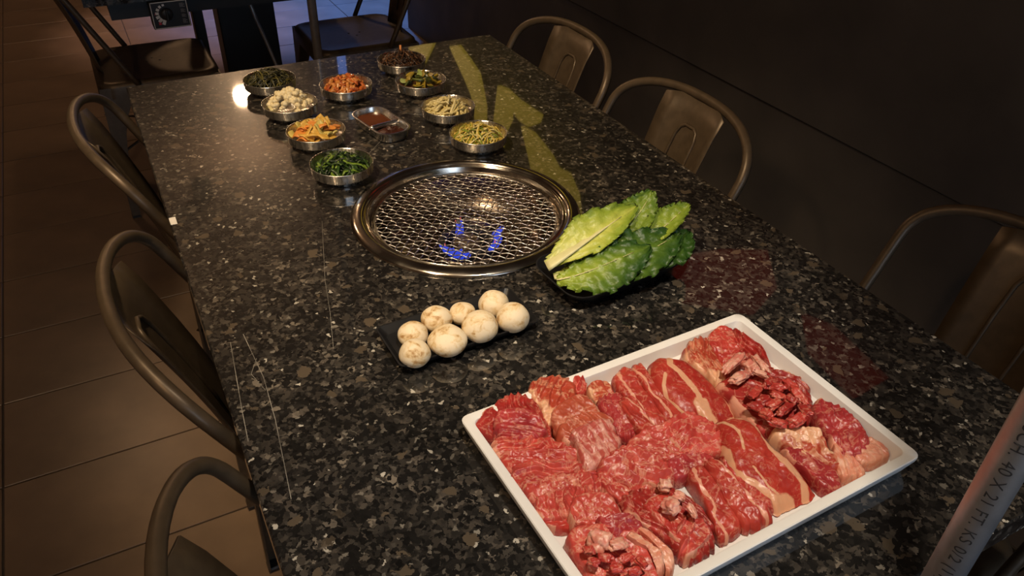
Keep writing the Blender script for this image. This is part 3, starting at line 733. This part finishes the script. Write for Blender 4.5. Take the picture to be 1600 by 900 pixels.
def leaf(label, spine, wl, wr, roll, cup, g0, g1, seed, ribw=.006, ruff=.004, crk=.0022):
    """spine control points; wl/wr half widths left/right of the rib; roll tilts the blade about the rib"""
    t = thing('romaine_leaf', label, 'lettuce', spine[0], 0, 'romaine leaves on the boat plate'); o0 = Vector(spine[0])
    NS, NT = 44, 22; v, f, g = [], [], []
    frames = []
    for i in range(NS+1):
        s = i/NS; p = bez(spine, s); d = (bez(spine, min(1, s+.01))-bez(spine, max(0, s-.01))).normalized()
        side = d.cross(Vector((0, 0, 1))).normalized(); up = side.cross(d).normalized()
        R = Matrix.Rotation(math.radians(roll), 3, d); side = R @ side; up = R @ up
        frames.append((p, d, side, up))
    def prof(s): return max(.02, (math.sin(PI*min(1, s*.93+.07)**.85))**.6*(.35+.65*min(1, s*2.2)))
    for lay in (0, 1):
        for i, (p, d, side, up) in enumerate(frames):
            s = i/NS; w = prof(s)
            for j in range(NT+1):
                u = -1+2*j/NT; W_ = (wr if u > 0 else wl)*w; a = abs(u)
                rf = ruff*a*a*(fbm((i*.23, u*3, seed), 2)+.7*math.sin(i*.9+seed)*a**3*.5)
                q = p+side*(u*W_)+up*(cup*W_*a**1.8+rf*2.0+crk*fbm((s*14, u*5, seed+3), 3))+d*(.003*a**4*math.sin(i*2.1))
                if lay: q = q-up*.0009
                v.append(tuple(q-o0)); g.append(g0+(g1-g0)*min(1, .55*s+.55*a*(.4+s)))
    K = (NS+1)*(NT+1)
    for i in range(NS):
        for j in range(NT):
            a = i*(NT+1)+j; f.append((a, a+1, a+NT+2, a+NT+1)); f.append((K+a+NT+1, K+a+NT+2, K+a+1, K+a))
    rim = [i*(NT+1) for i in range(NS+1)]+[NS*(NT+1)+j for j in range(1, NT+1)]+[i*(NT+1)+NT for i in range(NS-1, -1, -1)]+[j for j in range(NT-1, 0, -1)]
    for q in range(len(rim)): a, b = rim[q], rim[(q+1) % len(rim)]; f.append((a, K+a, K+b, b))
    me = pyd(v, f); at = me.attributes.new('green', 'FLOAT', 'POINT'); at.data.foreach_set('value', g)
    obj('blade', me, M['leaf'], t)
    pts = []; rr = []
    for i in range(0, int(NS*.85)+1, 2):
        p, d, side, up = frames[i]; s = i/NS; pts.append(tuple(p-o0+up*.0006)); rr.append(max(.0005, ribw*(1-s/.88)**1.5))
    tag(obj('midrib', tube(pts, rr, 8, .3), M['rib'], t), 'pale white midrib')
leaf('pale yellow-green romaine leaf lying on top with broad white rib', [(.449, .735, .786), (.49, .724, .812), (.54, .734, .824), (.605, .76, .826)], .034, .026, 22, .25, .0, .58, 1, .013, .0025)
leaf('upright green romaine leaf tip rising behind the pale top leaf', [(.53, .745, .785), (.575, .735, .805), (.612, .752, .82), (.636, .770, .838)], .03, .026, 20, .3, .45, .72, 2, .003, .002)
leaf('yellow-green romaine leaf tip farthest right on the plate', [(.57, .715, .785), (.61, .717, .80), (.645, .727, .812), (.680, .738, .822)], .024, .02, 10, .5, .35, .62, 3, .003, .002)
leaf('large dark green crinkled romaine leaf at the front of the plate', [(.450, .710, .779), (.482, .690, .788), (.525, .684, .808), (.585, .694, .804)], .040, .040, 18, -.12, .3, 1.1, 4, .0018, .0035, .005)
leaf('rounded deep green romaine leaf at the right front of the plate', [(.49, .69, .782), (.54, .684, .79), (.59, .69, .802), (.645, .708, .800)], .042, .036, 18, .12, .6, 1.05, 5, .0014, .003, .005)
leaf('dark green romaine leaf end lowest on the right of the plate', [(.55, .685, .778), (.60, .685, .79), (.63, .70, .794), (.668, .715, .792)], .034, .034, 12, .15, .8, 1.1, 6, .002, .003, .004)
leaf('pale romaine leaf base showing under the top leaf', [(.452, .72, .776), (.49, .706, .781), (.54, .712, .788), (.60, .73, .79)], .03, .03, 5, .1, .05, .7, 7, .006, .003)

# ------------------------------------------------------------------ meat tray
tr = tag(obj('meat_tray', stack([rrect(.186, .125, .006, 0, 4), rrect(.188, .127, .007, .002, 4), rrect(.1945, .1335, .008, .020, 4), rrect(.195, .134, .009, .0245, 4), rrect(.194, .133, .009, .0255, 4), rrect(.1865, .1255, .008, .0255, 4), rrect(.1845, .1235, .008, .0245, 4), rrect(.180, .119, .010, .0075, 4), rrect(.176, .115, .010, .0065, 4)]), M['tray'], None, True, (.4335, .4146, BZ)), 'white rectangular melamine tray piled with sliced raw beef', 'tray')
tr.rotation_euler.z = math.radians(1.7); sharp(tr, 40)
MEAT=[
('dark',0.026,[(0.254,0.5361),(0.2662,0.5427),(0.2895,0.5493),(0.3054,0.5479),(0.3161,0.5363),(0.3188,0.5143),(0.3121,0.4831),(0.2977,0.483),(0.2789,0.4876),(0.2585,0.4953),(0.2521,0.5103),(0.2432,0.5243)],"dark red folded beef bunch in the tray's left back corner"),
('purple',0.034,[(0.2679,0.5246),(0.2906,0.5234),(0.3103,0.5062),(0.3056,0.4818),(0.2769,0.4842),(0.2577,0.5007)],"purplish marbled beef slice lying on the bunch in the tray's left back corner"),
('lean',0.024,[(0.2541,0.4969),(0.2845,0.4913),(0.3216,0.4621),(0.322,0.4509),(0.278,0.46),(0.2487,0.4724)],'thin red beef slice at the top of the shingled left row'),
('lean',0.026,[(0.2497,0.4778),(0.2827,0.4687),(0.3247,0.4497),(0.3189,0.4315),(0.2715,0.4421),(0.2507,0.4503)],'red beef slice second from the top of the shingled left row'),
('marble',0.027,[(0.2526,0.4571),(0.2804,0.452),(0.323,0.4296),(0.3236,0.4112),(0.276,0.4202),(0.2499,0.4331)],'red beef slice with a pale fat patch, third in the left row'),
('marble',0.028,[(0.2523,0.4345),(0.2821,0.431),(0.3233,0.4135),(0.3167,0.3951),(0.2743,0.4001),(0.2517,0.4093)],'lightly marbled red beef slice fourth in the left row'),
('marble',0.027,[(0.2543,0.4139),(0.2816,0.4125),(0.3129,0.3998),(0.2978,0.3812),(0.2742,0.3833),(0.2487,0.3922)],'red beef slice fifth in the shingled left row'),
('lean',0.02,[(0.254,0.3983),(0.2797,0.3972),(0.2835,0.3816),(0.27,0.3754),(0.255,0.3829),(0.2503,0.3906)],'small red beef slice end hanging at the bottom of the left row'),
('cream',0.028,[(0.3206,0.5482),(0.3382,0.5559),(0.3615,0.549),(0.3709,0.5371),(0.3647,0.5185),(0.3324,0.5057),(0.3149,0.4945),(0.3173,0.5183)],"beef slice with a broad cream fat edge touching the tray's back rim"),
('orange',0.032,[(0.3274,0.5071),(0.363,0.5129),(0.3727,0.4976),(0.3689,0.4767),(0.3432,0.4745),(0.319,0.4768),(0.3185,0.4916)],'orange-red beef slice second in the row with the cream fat slice'),
('orange',0.034,[(0.3169,0.4795),(0.3492,0.4845),(0.37,0.4758),(0.3744,0.4623),(0.3305,0.46),(0.3162,0.4601)],'orange-red beef slice just above the pink marbled slice'),
('pink',0.036,[(0.3255,0.4669),(0.368,0.4671),(0.3692,0.4463),(0.3631,0.4306),(0.3225,0.4188),(0.3143,0.428),(0.3215,0.4512)],'pink finely marbled beef slice capping the second row'),
('lean',0.024,[(0.3716,0.539),(0.3819,0.5429),(0.3851,0.5313),(0.3766,0.5202),(0.3667,0.5213)],'small red beef curl behind the second row'),
('cream',0.024,[(0.3825,0.5259),(0.3976,0.5296),(0.4069,0.5178),(0.4011,0.4911),(0.3856,0.4807),(0.3789,0.4942),(0.3776,0.5106)],'red beef slice with cream fat beside the small curl'),
('purple',0.026,[(0.3787,0.5003),(0.4061,0.5),(0.4013,0.4686),(0.3886,0.4429),(0.3719,0.4488),(0.3738,0.4746)],'purplish red beef slice beside the pink marbled slice'),
('strip',0.027,[(0.414,0.5242),(0.437,0.534),(0.4426,0.5227),(0.4367,0.4949),(0.4349,0.4588),(0.4271,0.4375),(0.4098,0.4486),(0.4081,0.4797),(0.4083,0.5034)],'long beef slice with a white fat line left of the oval steak slice'),
('strip',0.03,[(0.3973,0.4874),(0.4147,0.4841),(0.4138,0.4439),(0.4148,0.4241),(0.4013,0.4214),(0.3945,0.4437),(0.3931,0.464)],'beef slice with pale fat edges between the second row and the long slice'),
('strip',0.029,[(0.4416,0.5258),(0.4552,0.5272),(0.4473,0.5003),(0.448,0.4676),(0.4506,0.4391),(0.4475,0.4258),(0.4316,0.436),(0.4311,0.4676)],'narrow beef slice tucked against the oval steak slice'),
('steakA',0.033,[(0.4537,0.517),(0.4686,0.526),(0.4856,0.523),(0.5054,0.5062),(0.513,0.4777),(0.5149,0.4437),(0.5095,0.4202),(0.4954,0.4134),(0.4728,0.4181),(0.467,0.4309),(0.4504,0.4406),(0.444,0.4695),(0.442,0.4919)],'large oval beef steak slice with branching cream fat seam'),
('marble',0.031,[(0.373,0.4346),(0.4102,0.439),(0.4225,0.4243),(0.4249,0.3997),(0.4092,0.3917),(0.3901,0.4011),(0.373,0.4185)],'marbled beef slice in the middle of the tray'),
('marble',0.032,[(0.3296,0.4184),(0.3655,0.4292),(0.3851,0.4149),(0.3928,0.3923),(0.3875,0.3756),(0.3543,0.3816),(0.3354,0.3951)],'rippled marbled beef slice below the pink capping slice'),
('marble',0.028,[(0.3255,0.418),(0.3415,0.4036),(0.3705,0.3787),(0.3352,0.3737),(0.3212,0.3888)],"marbled beef slice flecked with white fat near the tray's middle"),
('pinkred',0.032,[(0.4099,0.4335),(0.451,0.4412),(0.4648,0.4229),(0.4714,0.3992),(0.4493,0.3845),(0.4193,0.3903),(0.4129,0.4117)],'crumpled beef slice with pale fat dots below the oval steak slice'),
('purple',0.027,[(0.3929,0.3941),(0.424,0.3952),(0.4429,0.3804),(0.4217,0.3755),(0.393,0.3746)],'small purplish beef piece left of the long steak slice'),
('steakB',0.033,[(0.467,0.416),(0.4969,0.4127),(0.5073,0.3962),(0.5041,0.369),(0.5133,0.3407),(0.513,0.319),(0.5064,0.3044),(0.4773,0.3034),(0.4586,0.3039),(0.4533,0.3185),(0.4398,0.3417),(0.447,0.3727),(0.4576,0.3958)],'large long beef steak slice with cream fat rim along its right side'),
('strip',0.025,[(0.4051,0.3779),(0.4232,0.3793),(0.4251,0.356),(0.4188,0.3263),(0.4138,0.3047),(0.3894,0.302),(0.3895,0.3158),(0.3997,0.3499)],"beef strip with a white fat line at the tray's front edge"),
('strip',0.028,[(0.4279,0.3773),(0.4417,0.3744),(0.442,0.3453),(0.4427,0.3202),(0.4495,0.3041),(0.434,0.3002),(0.4165,0.3051),(0.4147,0.3242),(0.4184,0.3507)],'red beef strip with curved fat line left of the long steak slice'),
('lean',0.024,[(0.4462,0.3767),(0.4467,0.3567),(0.4518,0.3359),(0.4595,0.314),(0.4511,0.309),(0.4399,0.3225),(0.4358,0.3438)],'thin red beef strip under the long steak slice'),
('dark',0.026,[(0.328,0.378),(0.3697,0.3723),(0.3851,0.3593),(0.3925,0.3387),(0.3885,0.3174),(0.3707,0.2998),(0.3447,0.3022),(0.3383,0.3295),(0.3259,0.3525)],"dark red crumpled beef bunch at the tray's front"),
('lean',0.033,[(0.3391,0.3602),(0.3681,0.3617),(0.3611,0.3338),(0.366,0.3091),(0.3477,0.3074),(0.343,0.3279)],'red folded beef piece on top of the front bunch'),
('marble',0.028,[(0.3594,0.3306),(0.3791,0.3246),(0.3788,0.306),(0.3668,0.3005),(0.345,0.3008),(0.3467,0.3184)],"marbled beef end pointing at the tray's front rim"),
('marble',0.033,[(0.2768,0.3893),(0.2917,0.3965),(0.3168,0.388),(0.3206,0.3656),(0.3094,0.3539),(0.2841,0.3629),(0.271,0.3731)],"marbled beef slice on top of the tray's front left bunch"),
('purple',0.033,[(0.2926,0.3635),(0.322,0.3552),(0.3253,0.336),(0.3009,0.3387),(0.2923,0.3503)],'purplish beef slice in the middle of the front left bunch'),
('pinkred',0.031,[(0.2636,0.367),(0.2857,0.3653),(0.3072,0.3527),(0.3212,0.3346),(0.323,0.314),(0.313,0.2951),(0.2981,0.2798),(0.2592,0.2993),(0.2548,0.3209),(0.2552,0.3375),(0.2558,0.3529)],"bright red shredded beef bunch at the tray's front left"),
('fat',0.034,[(0.3046,0.3372),(0.3126,0.3369),(0.3191,0.3228),(0.3246,0.3078),(0.3159,0.2951),(0.3107,0.2977),(0.3174,0.3114),(0.31,0.3238)],'pale beef fat strip curling over the front left bunch'),
('fat',0.03,[(0.3192,0.3411),(0.3266,0.3374),(0.3331,0.3185),(0.3355,0.3049),(0.3263,0.294),(0.32,0.2955),(0.3259,0.308),(0.3233,0.3234)],'pink beef fat strip outermost on the front left bunch'),
('cream',0.028,[(0.5151,0.5246),(0.5327,0.5346),(0.5527,0.5312),(0.5442,0.5013),(0.5426,0.4727),(0.5183,0.4594),(0.5144,0.4837),(0.5071,0.5075)],"orange-edged beef piece leftmost of the tray's back right pile"),
('lean',0.032,[(0.5483,0.5277),(0.5772,0.5394),(0.59,0.5312),(0.5817,0.5034),(0.5578,0.4758),(0.5405,0.4842),(0.5428,0.5087)],"red folded beef piece at the peak of the tray's back right pile"),
('dark',0.028,[(0.5896,0.5319),(0.6,0.5101),(0.6023,0.4852),(0.5907,0.4608),(0.5869,0.4482),(0.5756,0.4771),(0.5706,0.4976)],"dark red beef strip along the tray's right rim near its back corner"),
('dark',0.03,[(0.5155,0.4643),(0.5659,0.4565),(0.5935,0.447),(0.6041,0.4237),(0.5916,0.3972),(0.5709,0.3764),(0.5393,0.3713),(0.5164,0.3826),(0.5076,0.4076)],'dark red beef heap base under the diced pieces by the right rim'),
('purple',0.031,[(0.5799,0.3853),(0.5933,0.3912),(0.6016,0.3808),(0.6094,0.3667),(0.6099,0.3464),(0.6013,0.3264),(0.5841,0.3187),(0.5632,0.3199),(0.5623,0.3401),(0.5681,0.366)],'dark red smooth beef slice by the right rim of the tray'),
('fat',0.022,[(0.5844,0.3353),(0.6076,0.331),(0.6139,0.3113),(0.607,0.3041),(0.5838,0.3048),(0.5721,0.3137)],"pale pink beef fat end nearest the tray's right corner"),
('cream2',0.029,[(0.5155,0.3791),(0.5384,0.3745),(0.5627,0.3601),(0.5579,0.3449),(0.5485,0.3154),(0.5334,0.3228),(0.5214,0.3481),(0.5135,0.3659)],'cream fatty beef slice right of the long steak slice'),
('purple',0.025,[(0.5165,0.357),(0.5414,0.3378),(0.5401,0.3074),(0.5286,0.2953),(0.5151,0.3037),(0.514,0.3269),(0.5091,0.347)],'dark purplish beef slice at the front right of the tray'),
('fat',0.023,[(0.5642,0.3397),(0.5701,0.3162),(0.5686,0.2983),(0.5495,0.3008),(0.542,0.3102)],'pink beef fat flap at the front right of the tray'),
]
CHUNKS=[
(0.5412,0.4700,0.0194,0.0048,0.0049,'chunkfat'),
(0.5522,0.4554,0.0005,-0.0104,0.0070,'chunkfat'),
(0.5660,0.4545,-0.0037,-0.0131,0.0045,'chunkfat'),
(0.5286,0.4480,0.0126,0.0037,0.0063,'chunkfat'),
(0.5544,0.4430,0.0044,-0.0077,0.0042,'chunkfat'),
(0.5272,0.4219,0.0129,0.0020,0.0056,'chunkred'),
(0.5458,0.4074,0.0063,-0.0052,0.0049,'chunkred'),
(0.5707,0.4133,0.0009,-0.0101,0.0052,'chunkred'),
(0.5551,0.4263,0.0117,-0.0015,0.0052,'chunkdark'),
(0.5670,0.3957,-0.0049,-0.0131,0.0049,'chunkred'),
(0.5397,0.3886,0.0119,-0.0009,0.0049,'chunkdark'),
(0.5164,0.3916,0.0031,-0.0075,0.0052,'chunkred'),
(0.5393,0.3705,0.0106,0.0005,0.0056,'chunkred'),
(0.5186,0.3760,0.0048,-0.0063,0.0052,'chunkred'),
(0.5138,0.4048,0.0025,-0.0083,0.0049,'chunkdark'),
(0.5576,0.3773,-0.0050,-0.0095,0.0042,'chunkdark'),
(0.5549,0.4173,0.0044,-0.0075,0.0049,'chunkred'),
(0.5338,0.3990,0.0107,-0.0012,0.0052,'chunkred'),
(0.5547,0.3965,0.0018,-0.0081,0.0049,'chunkdark'),
(0.5269,0.4076,0.0103,0.0020,0.0049,'chunkdark'),
(0.3645,0.3620,-0.0020,-0.0055,0.0066,'chunkfat'),
(0.3688,0.3458,0.0047,-0.0040,0.0049,'chunkfat'),
(0.3551,0.3399,0.0083,0.0019,0.0084,'chunkfat'),
(0.3696,0.3271,-0.0018,-0.0075,0.0035,'chunkfat'),
(0.2767,0.3379,0.0071,-0.0057,0.0098,'chunkfat'),
(0.2884,0.3269,0.0094,0.0008,0.0056,'chunkfat'),
(0.2629,0.3334,0.0037,-0.0039,0.0042,'chunkred'),
(0.2717,0.3206,0.0057,-0.0035,0.0038,'chunkred'),
(0.2879,0.3124,0.0066,-0.0013,0.0038,'chunkred'),
(0.2970,0.3029,0.0003,-0.0068,0.0038,'chunkred'),
(0.2740,0.3077,0.0050,-0.0044,0.0042,'chunkred'),
(0.2861,0.2984,0.0063,0.0001,0.0042,'chunkred'),
(0.2600,0.3214,0.0025,-0.0046,0.0038,'chunkred'),
]
SEAMS={"steakA":[
(0.0035, [(0.4851, 0.5156), (0.4761, 0.5017), (0.4799, 0.4891), (0.4806, 0.4713), (0.4814, 0.4573), (0.4785, 0.4454), (0.4746, 0.431), (0.4755, 0.4211)]) ,
(0.002, [(0.4635, 0.4936), (0.4531, 0.4814), (0.4477, 0.4671), (0.4516, 0.4521), (0.4563, 0.4369)]) ,
(0.008, [(0.4775, 0.4459), (0.4756, 0.4338), (0.4755, 0.4227)]) ,
(0.0025, [(0.4881, 0.5123), (0.4989, 0.5052), (0.5099, 0.4762), (0.5121, 0.4542), (0.5072, 0.4264)]) ,
(0.004, [(0.4737, 0.4189), (0.4911, 0.4166), (0.507, 0.42)]) ,
(0.0012, [(0.4566, 0.5131), (0.4425, 0.4934), (0.4373, 0.4756), (0.4404, 0.4641)]) ,
],"steakB":[
(0.0045, [(0.4923, 0.406), (0.5035, 0.3966), (0.5019, 0.3802), (0.498, 0.3619), (0.4986, 0.3455), (0.5024, 0.328), (0.5031, 0.3174), (0.4963, 0.3043)]) ,
(0.003, [(0.4553, 0.3866), (0.4544, 0.3762), (0.4462, 0.3558), (0.4506, 0.3435), (0.4569, 0.3337), (0.4611, 0.3218)]) ,
(0.0015, [(0.4773, 0.3886), (0.4739, 0.3792), (0.4684, 0.3693)]) ,
(0.008, [(0.4591, 0.3163), (0.4622, 0.31), (0.4756, 0.3081)]) ,
(0.002, [(0.4606, 0.4178), (0.473, 0.4059), (0.4773, 0.3886)]) ,
(0.0012, [(0.4652, 0.3498), (0.4653, 0.3263), (0.4694, 0.3177)]) ,
]}

FAT = (.68, .31, .21)
KM = dict(
    dark=meat('beef_dark', (.42, .035, .028), (.24, .015, .014), FAT, .5, 70, (1, 1, 1), .035),
    lean=meat('beef_lean', (.56, .07, .05), (.36, .026, .022), FAT, .55, 55, (1, 1, 1), .04),
    marble=meat('beef_marbled', (.58, .09, .068), (.36, .03, .026), FAT, .7, 60, (1, 1, 1), .045),
    purple=meat('beef_purple', (.44, .045, .045), (.27, .02, .024), FAT, .5, 60, (1, 1, 1), .04),
    cream=meat('beef_cream', (.45, .07, .035), (.34, .04, .022), (.72, .40, .24), .6, 50, (1, 1, 1), .05),
    orange=meat('beef_orange', (.47, .10, .05), (.37, .06, .032), FAT, .7, 45, (1, 1, 1), .05),
    pink=meat('beef_pink', (.48, .10, .075), (.4, .06, .05), (.70, .36, .28), .85, 60, (1.8, .5, 1), .09),
    strip=meat('beef_strip', (.5, .06, .04), (.32, .025, .02), FAT, .5, 50, (1, 1, 1), .035),
    steak=meat('beef_steak', (.45, .042, .026), (.32, .02, .016), (.66, .34, .2), .35, 90, (1, 1, 1), .022),
    pinkred=meat('beef_pinkred', (.62, .10, .075), (.42, .035, .03), FAT, .7, 75, (1, 1, 1), .05),
    fat=meat('beef_fat', (.70, .31, .20), (.60, .17, .11), (.76, .45, .32), .6, 50))
KM['steakA'] = KM['steakB'] = KM['steak']; KM['cream2'] = KM['cream']
KM['chunkfat'] = meat('chunk_fat', (.70, .30, .22), (.52, .10, .075), (.78, .48, .36), .7, 70, (1, 1, 1), .1)
KM['chunkred'] = KM['lean']; KM['chunkdark'] = KM['dark']
def seg_d(p, a, b):
    ab = b-a; t = max(0, min(1, (p-a).dot(ab)/max(1e-12, ab.dot(ab)))); return (p-a-ab*t).length
def slab(kind, h, poly, label, idx):
    rd = random.Random(idx*13+5); P = [Vector((x, y)) for x, y in poly]; n = len(P)
    c = sum(P, Vector((0, 0)))/n
    if not kind.startswith('steak'): P = [c+(q-c)*1.07 for q in P]
    # smooth closed outline
    NA = 130
    NR = 36
    out = []
    for k in range(NA):
        t = k/NA*n; i = int(t); q = t-i; p0, p1, p2, p3 = P[(i-1) % n], P[i % n], P[(i+1) % n], P[(i+2) % n]
        out.append(.5*((2*p1)+(p2-p0)*q+(2*p0-5*p1+4*p2-p3)*q*q+(3*p1-p0-3*p2+p3)*q**3))
    # principal direction
    sxx = sum((p.x-c.x)**2 for p in out); syy = sum((p.y-c.y)**2 for p in out); sxy = sum((p.x-c.x)*(p.y-c.y) for p in out)
    th = .5*math.atan2(2*sxy, sxx-syy); D = Vector((math.cos(th), math.sin(th))); Nn = Vector((-D.y, D.x))
    ext = max(abs((p-c).dot(Nn)) for p in out); exl = max(abs((p-c).dot(D)) for p in out)
    steak = kind.startswith('steak'); fatk = kind == 'fat'
    fr = 1/rd.uniform(.0075, .0115); amp = dict(steakA=.0, steakB=.0008, fat=.002, pink=.003, orange=.003, purple=.003, cream=.004, strip=.0025, lean=.0058, dark=.0058).get(kind, .0058)
    fdir = Nn if (kind == 'strip' or rd.random() < .6) else D
    fdir = Matrix.Rotation(rd.uniform(-.35, .35), 2) @ fdir; cdir = Vector((-fdir.y, fdir.x)); sg = rd.choice((-1, 1))
    ymn = min(q.y for q in out); ymx = max(q.y for q in out)
    base = .7568; v, f, g = [], [], []
    def fold(p):
        t = sg*(p-c).dot(fdir)*fr+.9*fbm((p.x*26, p.y*26, idx), 2)+.12*fbm((p.x*90, p.y*90, idx), 2)+.2*math.sin((p-c).dot(cdir)*110+idx)
        k = math.floor(t); q = t-k
        hsh = .55+.45*math.sin(k*12.9898+idx*3.1)
        s_ = (q/.82)**1.3 if q < .82 else 1-((q-.82)/.18)
        return hsh*s_, k
    def topz(p, r, k):
        ty = max(0, min(1, (p.y-ymn)/(ymx-ymn)))
        z = h*((1-r**6)**.6*(.55+.42*ty-.06*r*r) if steak else (1-r**9)**.5*(.62+.3*ty) if kind == 'strip' else (1-r**13)**.5*(.66+.24*ty+.03*fbm((p.x*20, p.y*20, idx), 2)))
        fv, _ = fold(p)
        z += (amp*(fv-.45)+min(amp, .0034)*.7*fbm((p.x*75, p.y*75, idx*3), 3)+.0005*fbm((p.x*260, p.y*260, idx*5), 2))*(1-r**8)
        if steak: z += -.006*((p-c).dot(D)/exl)+.0018*fbm((p.x*30, p.y*30, 2), 2)+.0006*fbm((p.x*120, p.y*120, 2), 2)
        return base+max(.001, z)
    def fatv(p, r, k):
        u = (p-c).dot(Nn)/ext; l = (p-c).dot(D)/exl; nz = fbm((p.x*55, p.y*55, idx*2), 3)
        if steak:
            q = p; d = 9
            for w, L in SEAMS[kind]:
                for i in range(len(L)-1): d = min(d, seg_d(q, Vector(L[i]), Vector(L[i+1]))/w)
            return max(0, 1.1-d*.62)+.1*nz
        if fatk: return .3+.3*nz
        if kind == 'strip': return max(0, 1-abs(u-.35+.22*nz)*5)+max(0, (abs(u)-.8)*3)
        if kind == 'cream': return .52-.8*(p-c).x/ext*.5-.55*(p-c).y/ext*.4+.35*nz-.25+(.3 if rd.random() < .0 else 0)
        if kind == 'cream2': return .62+.5*nz-.5*max(0, l)
        if kind in ('marble', 'pinkred'): return .15+.4*nz+.16*(fold(p)[0]>.9)+(.35 if (r > .86 and math.sin(k*.11+idx*2) > .55) else 0)
        if kind == 'pink': return .2+.3*nz+(.3 if r > .9 else 0)
        return .1+.28*nz+(.45 if (r > .84 and math.sin(k*.075+idx*1.7) > .72) else 0)
    rings = [((j/NR)**.8) for j in range(NR+1)]
    for j, r in enumerate(rings):
        for k in range(NA):
            wob = 1+.05*fbm((math.cos(2*PI*k/NA)*4, math.sin(2*PI*k/NA)*4, idx), 3)*r+(.12*(fold(out[k])[0]-.4)*r**3 if not steak else 0)
            p = c+(out[k]-c)*r*wob
            z = topz(p, r, k) if j < NR else base+.0015
            v.append((p.x-c.x, p.y-c.y, z-base)); g.append(fatv(p, r, k))
    for k in range(NA):
        p = v[NR*NA+k]; v.append((p[0]*.97, p[1]*.97, .0002)); g.append(0)
    for j in range(NR+1):
        for k in range(NA): f.append((j*NA+k, j*NA+(k+1) % NA, (j+1)*NA+(k+1) % NA, (j+1)*NA+k))
    me = pyd(v, f); at = me.attributes.new('fat', 'FLOAT', 'POINT'); at.data.foreach_set('value', g)
    nm = 'beef_steak' if steak else ('beef_fat' if fatk else 'beef_slice')
    o = obj(nm, me, KM[kind]); o.location = (c.x, c.y, base); tag(o, label, 'meat', 'raw beef on the white tray')
for i, (k, h, P, lab) in enumerate(MEAT): slab(k, h, P, lab, i+1)
CL = ["pale elongated beef fat piece leftmost on the back right pile", "round pink fat piece in the middle of the back right pile", "pale fat piece nearest the tray's right rim on the back right pile", "smooth whitish fat piece lowest left on the back right pile", "flat pale fat piece below the round pink one on the back right pile"]+['small diced dark red beef piece on the heap by the right rim']*15+["pale knob of fat topmost on the front dark bunch", "cream oblong fat knob right of the topmost knob on the front bunch", "largest pink fat knob on the front dark bunch", "white fat strip at the right of the front bunch's fat knobs", "broad cream fat lump on the front left bunch", "angular pale fat lump right of the broad cream lump"]+['small bright red beef shred at the front left of the tray']*7

for i, (x, y, dx, dy, hw, k) in enumerate(CHUNKS):
    b = bmesh.new(); bmesh.ops.create_icosphere(b, subdivisions=4, radius=1); L = math.hypot(dx, dy)
    for vv in b.verts:
        q = vv.co.copy(); vv.co = Vector((math.copysign(abs(q.x)**.7, q.x)*L*.95, math.copysign(abs(q.y)**.75, q.y)*hw, q.z*hw*.8))
        vv.co *= 1+.42*noise.noise(q*1.5+Vector((i*5, 0, 0)))+.2*noise.noise(q*3.5+Vector((0, i*5, 0)))+.06*noise.noise(q*9+Vector((0, i*5, 0)))
    me = bpy.data.meshes.new('chunk'); b.to_mesh(me); b.free()
    at = me.attributes.new('fat', 'FLOAT', 'POINT'); at.data.foreach_set('value', [(.3 if k == 'chunkfat' else .15)+.4*noise.noise(vv.co*180+Vector((i, 0, 0))) for vv in me.vertices])
    o = obj('beef_fat_piece' if k == 'chunkfat' else 'beef_piece', me, KM[k]); o.location = (x, y, .7568+(.034 if i < 20 else .034)); o.rotation_euler = (random.uniform(-.5, .5), random.uniform(-.3, .3), math.atan2(dy, dx)+random.uniform(-.3, .3))
    tag(o, CL[i], 'meat', 'small beef pieces on the white tray')
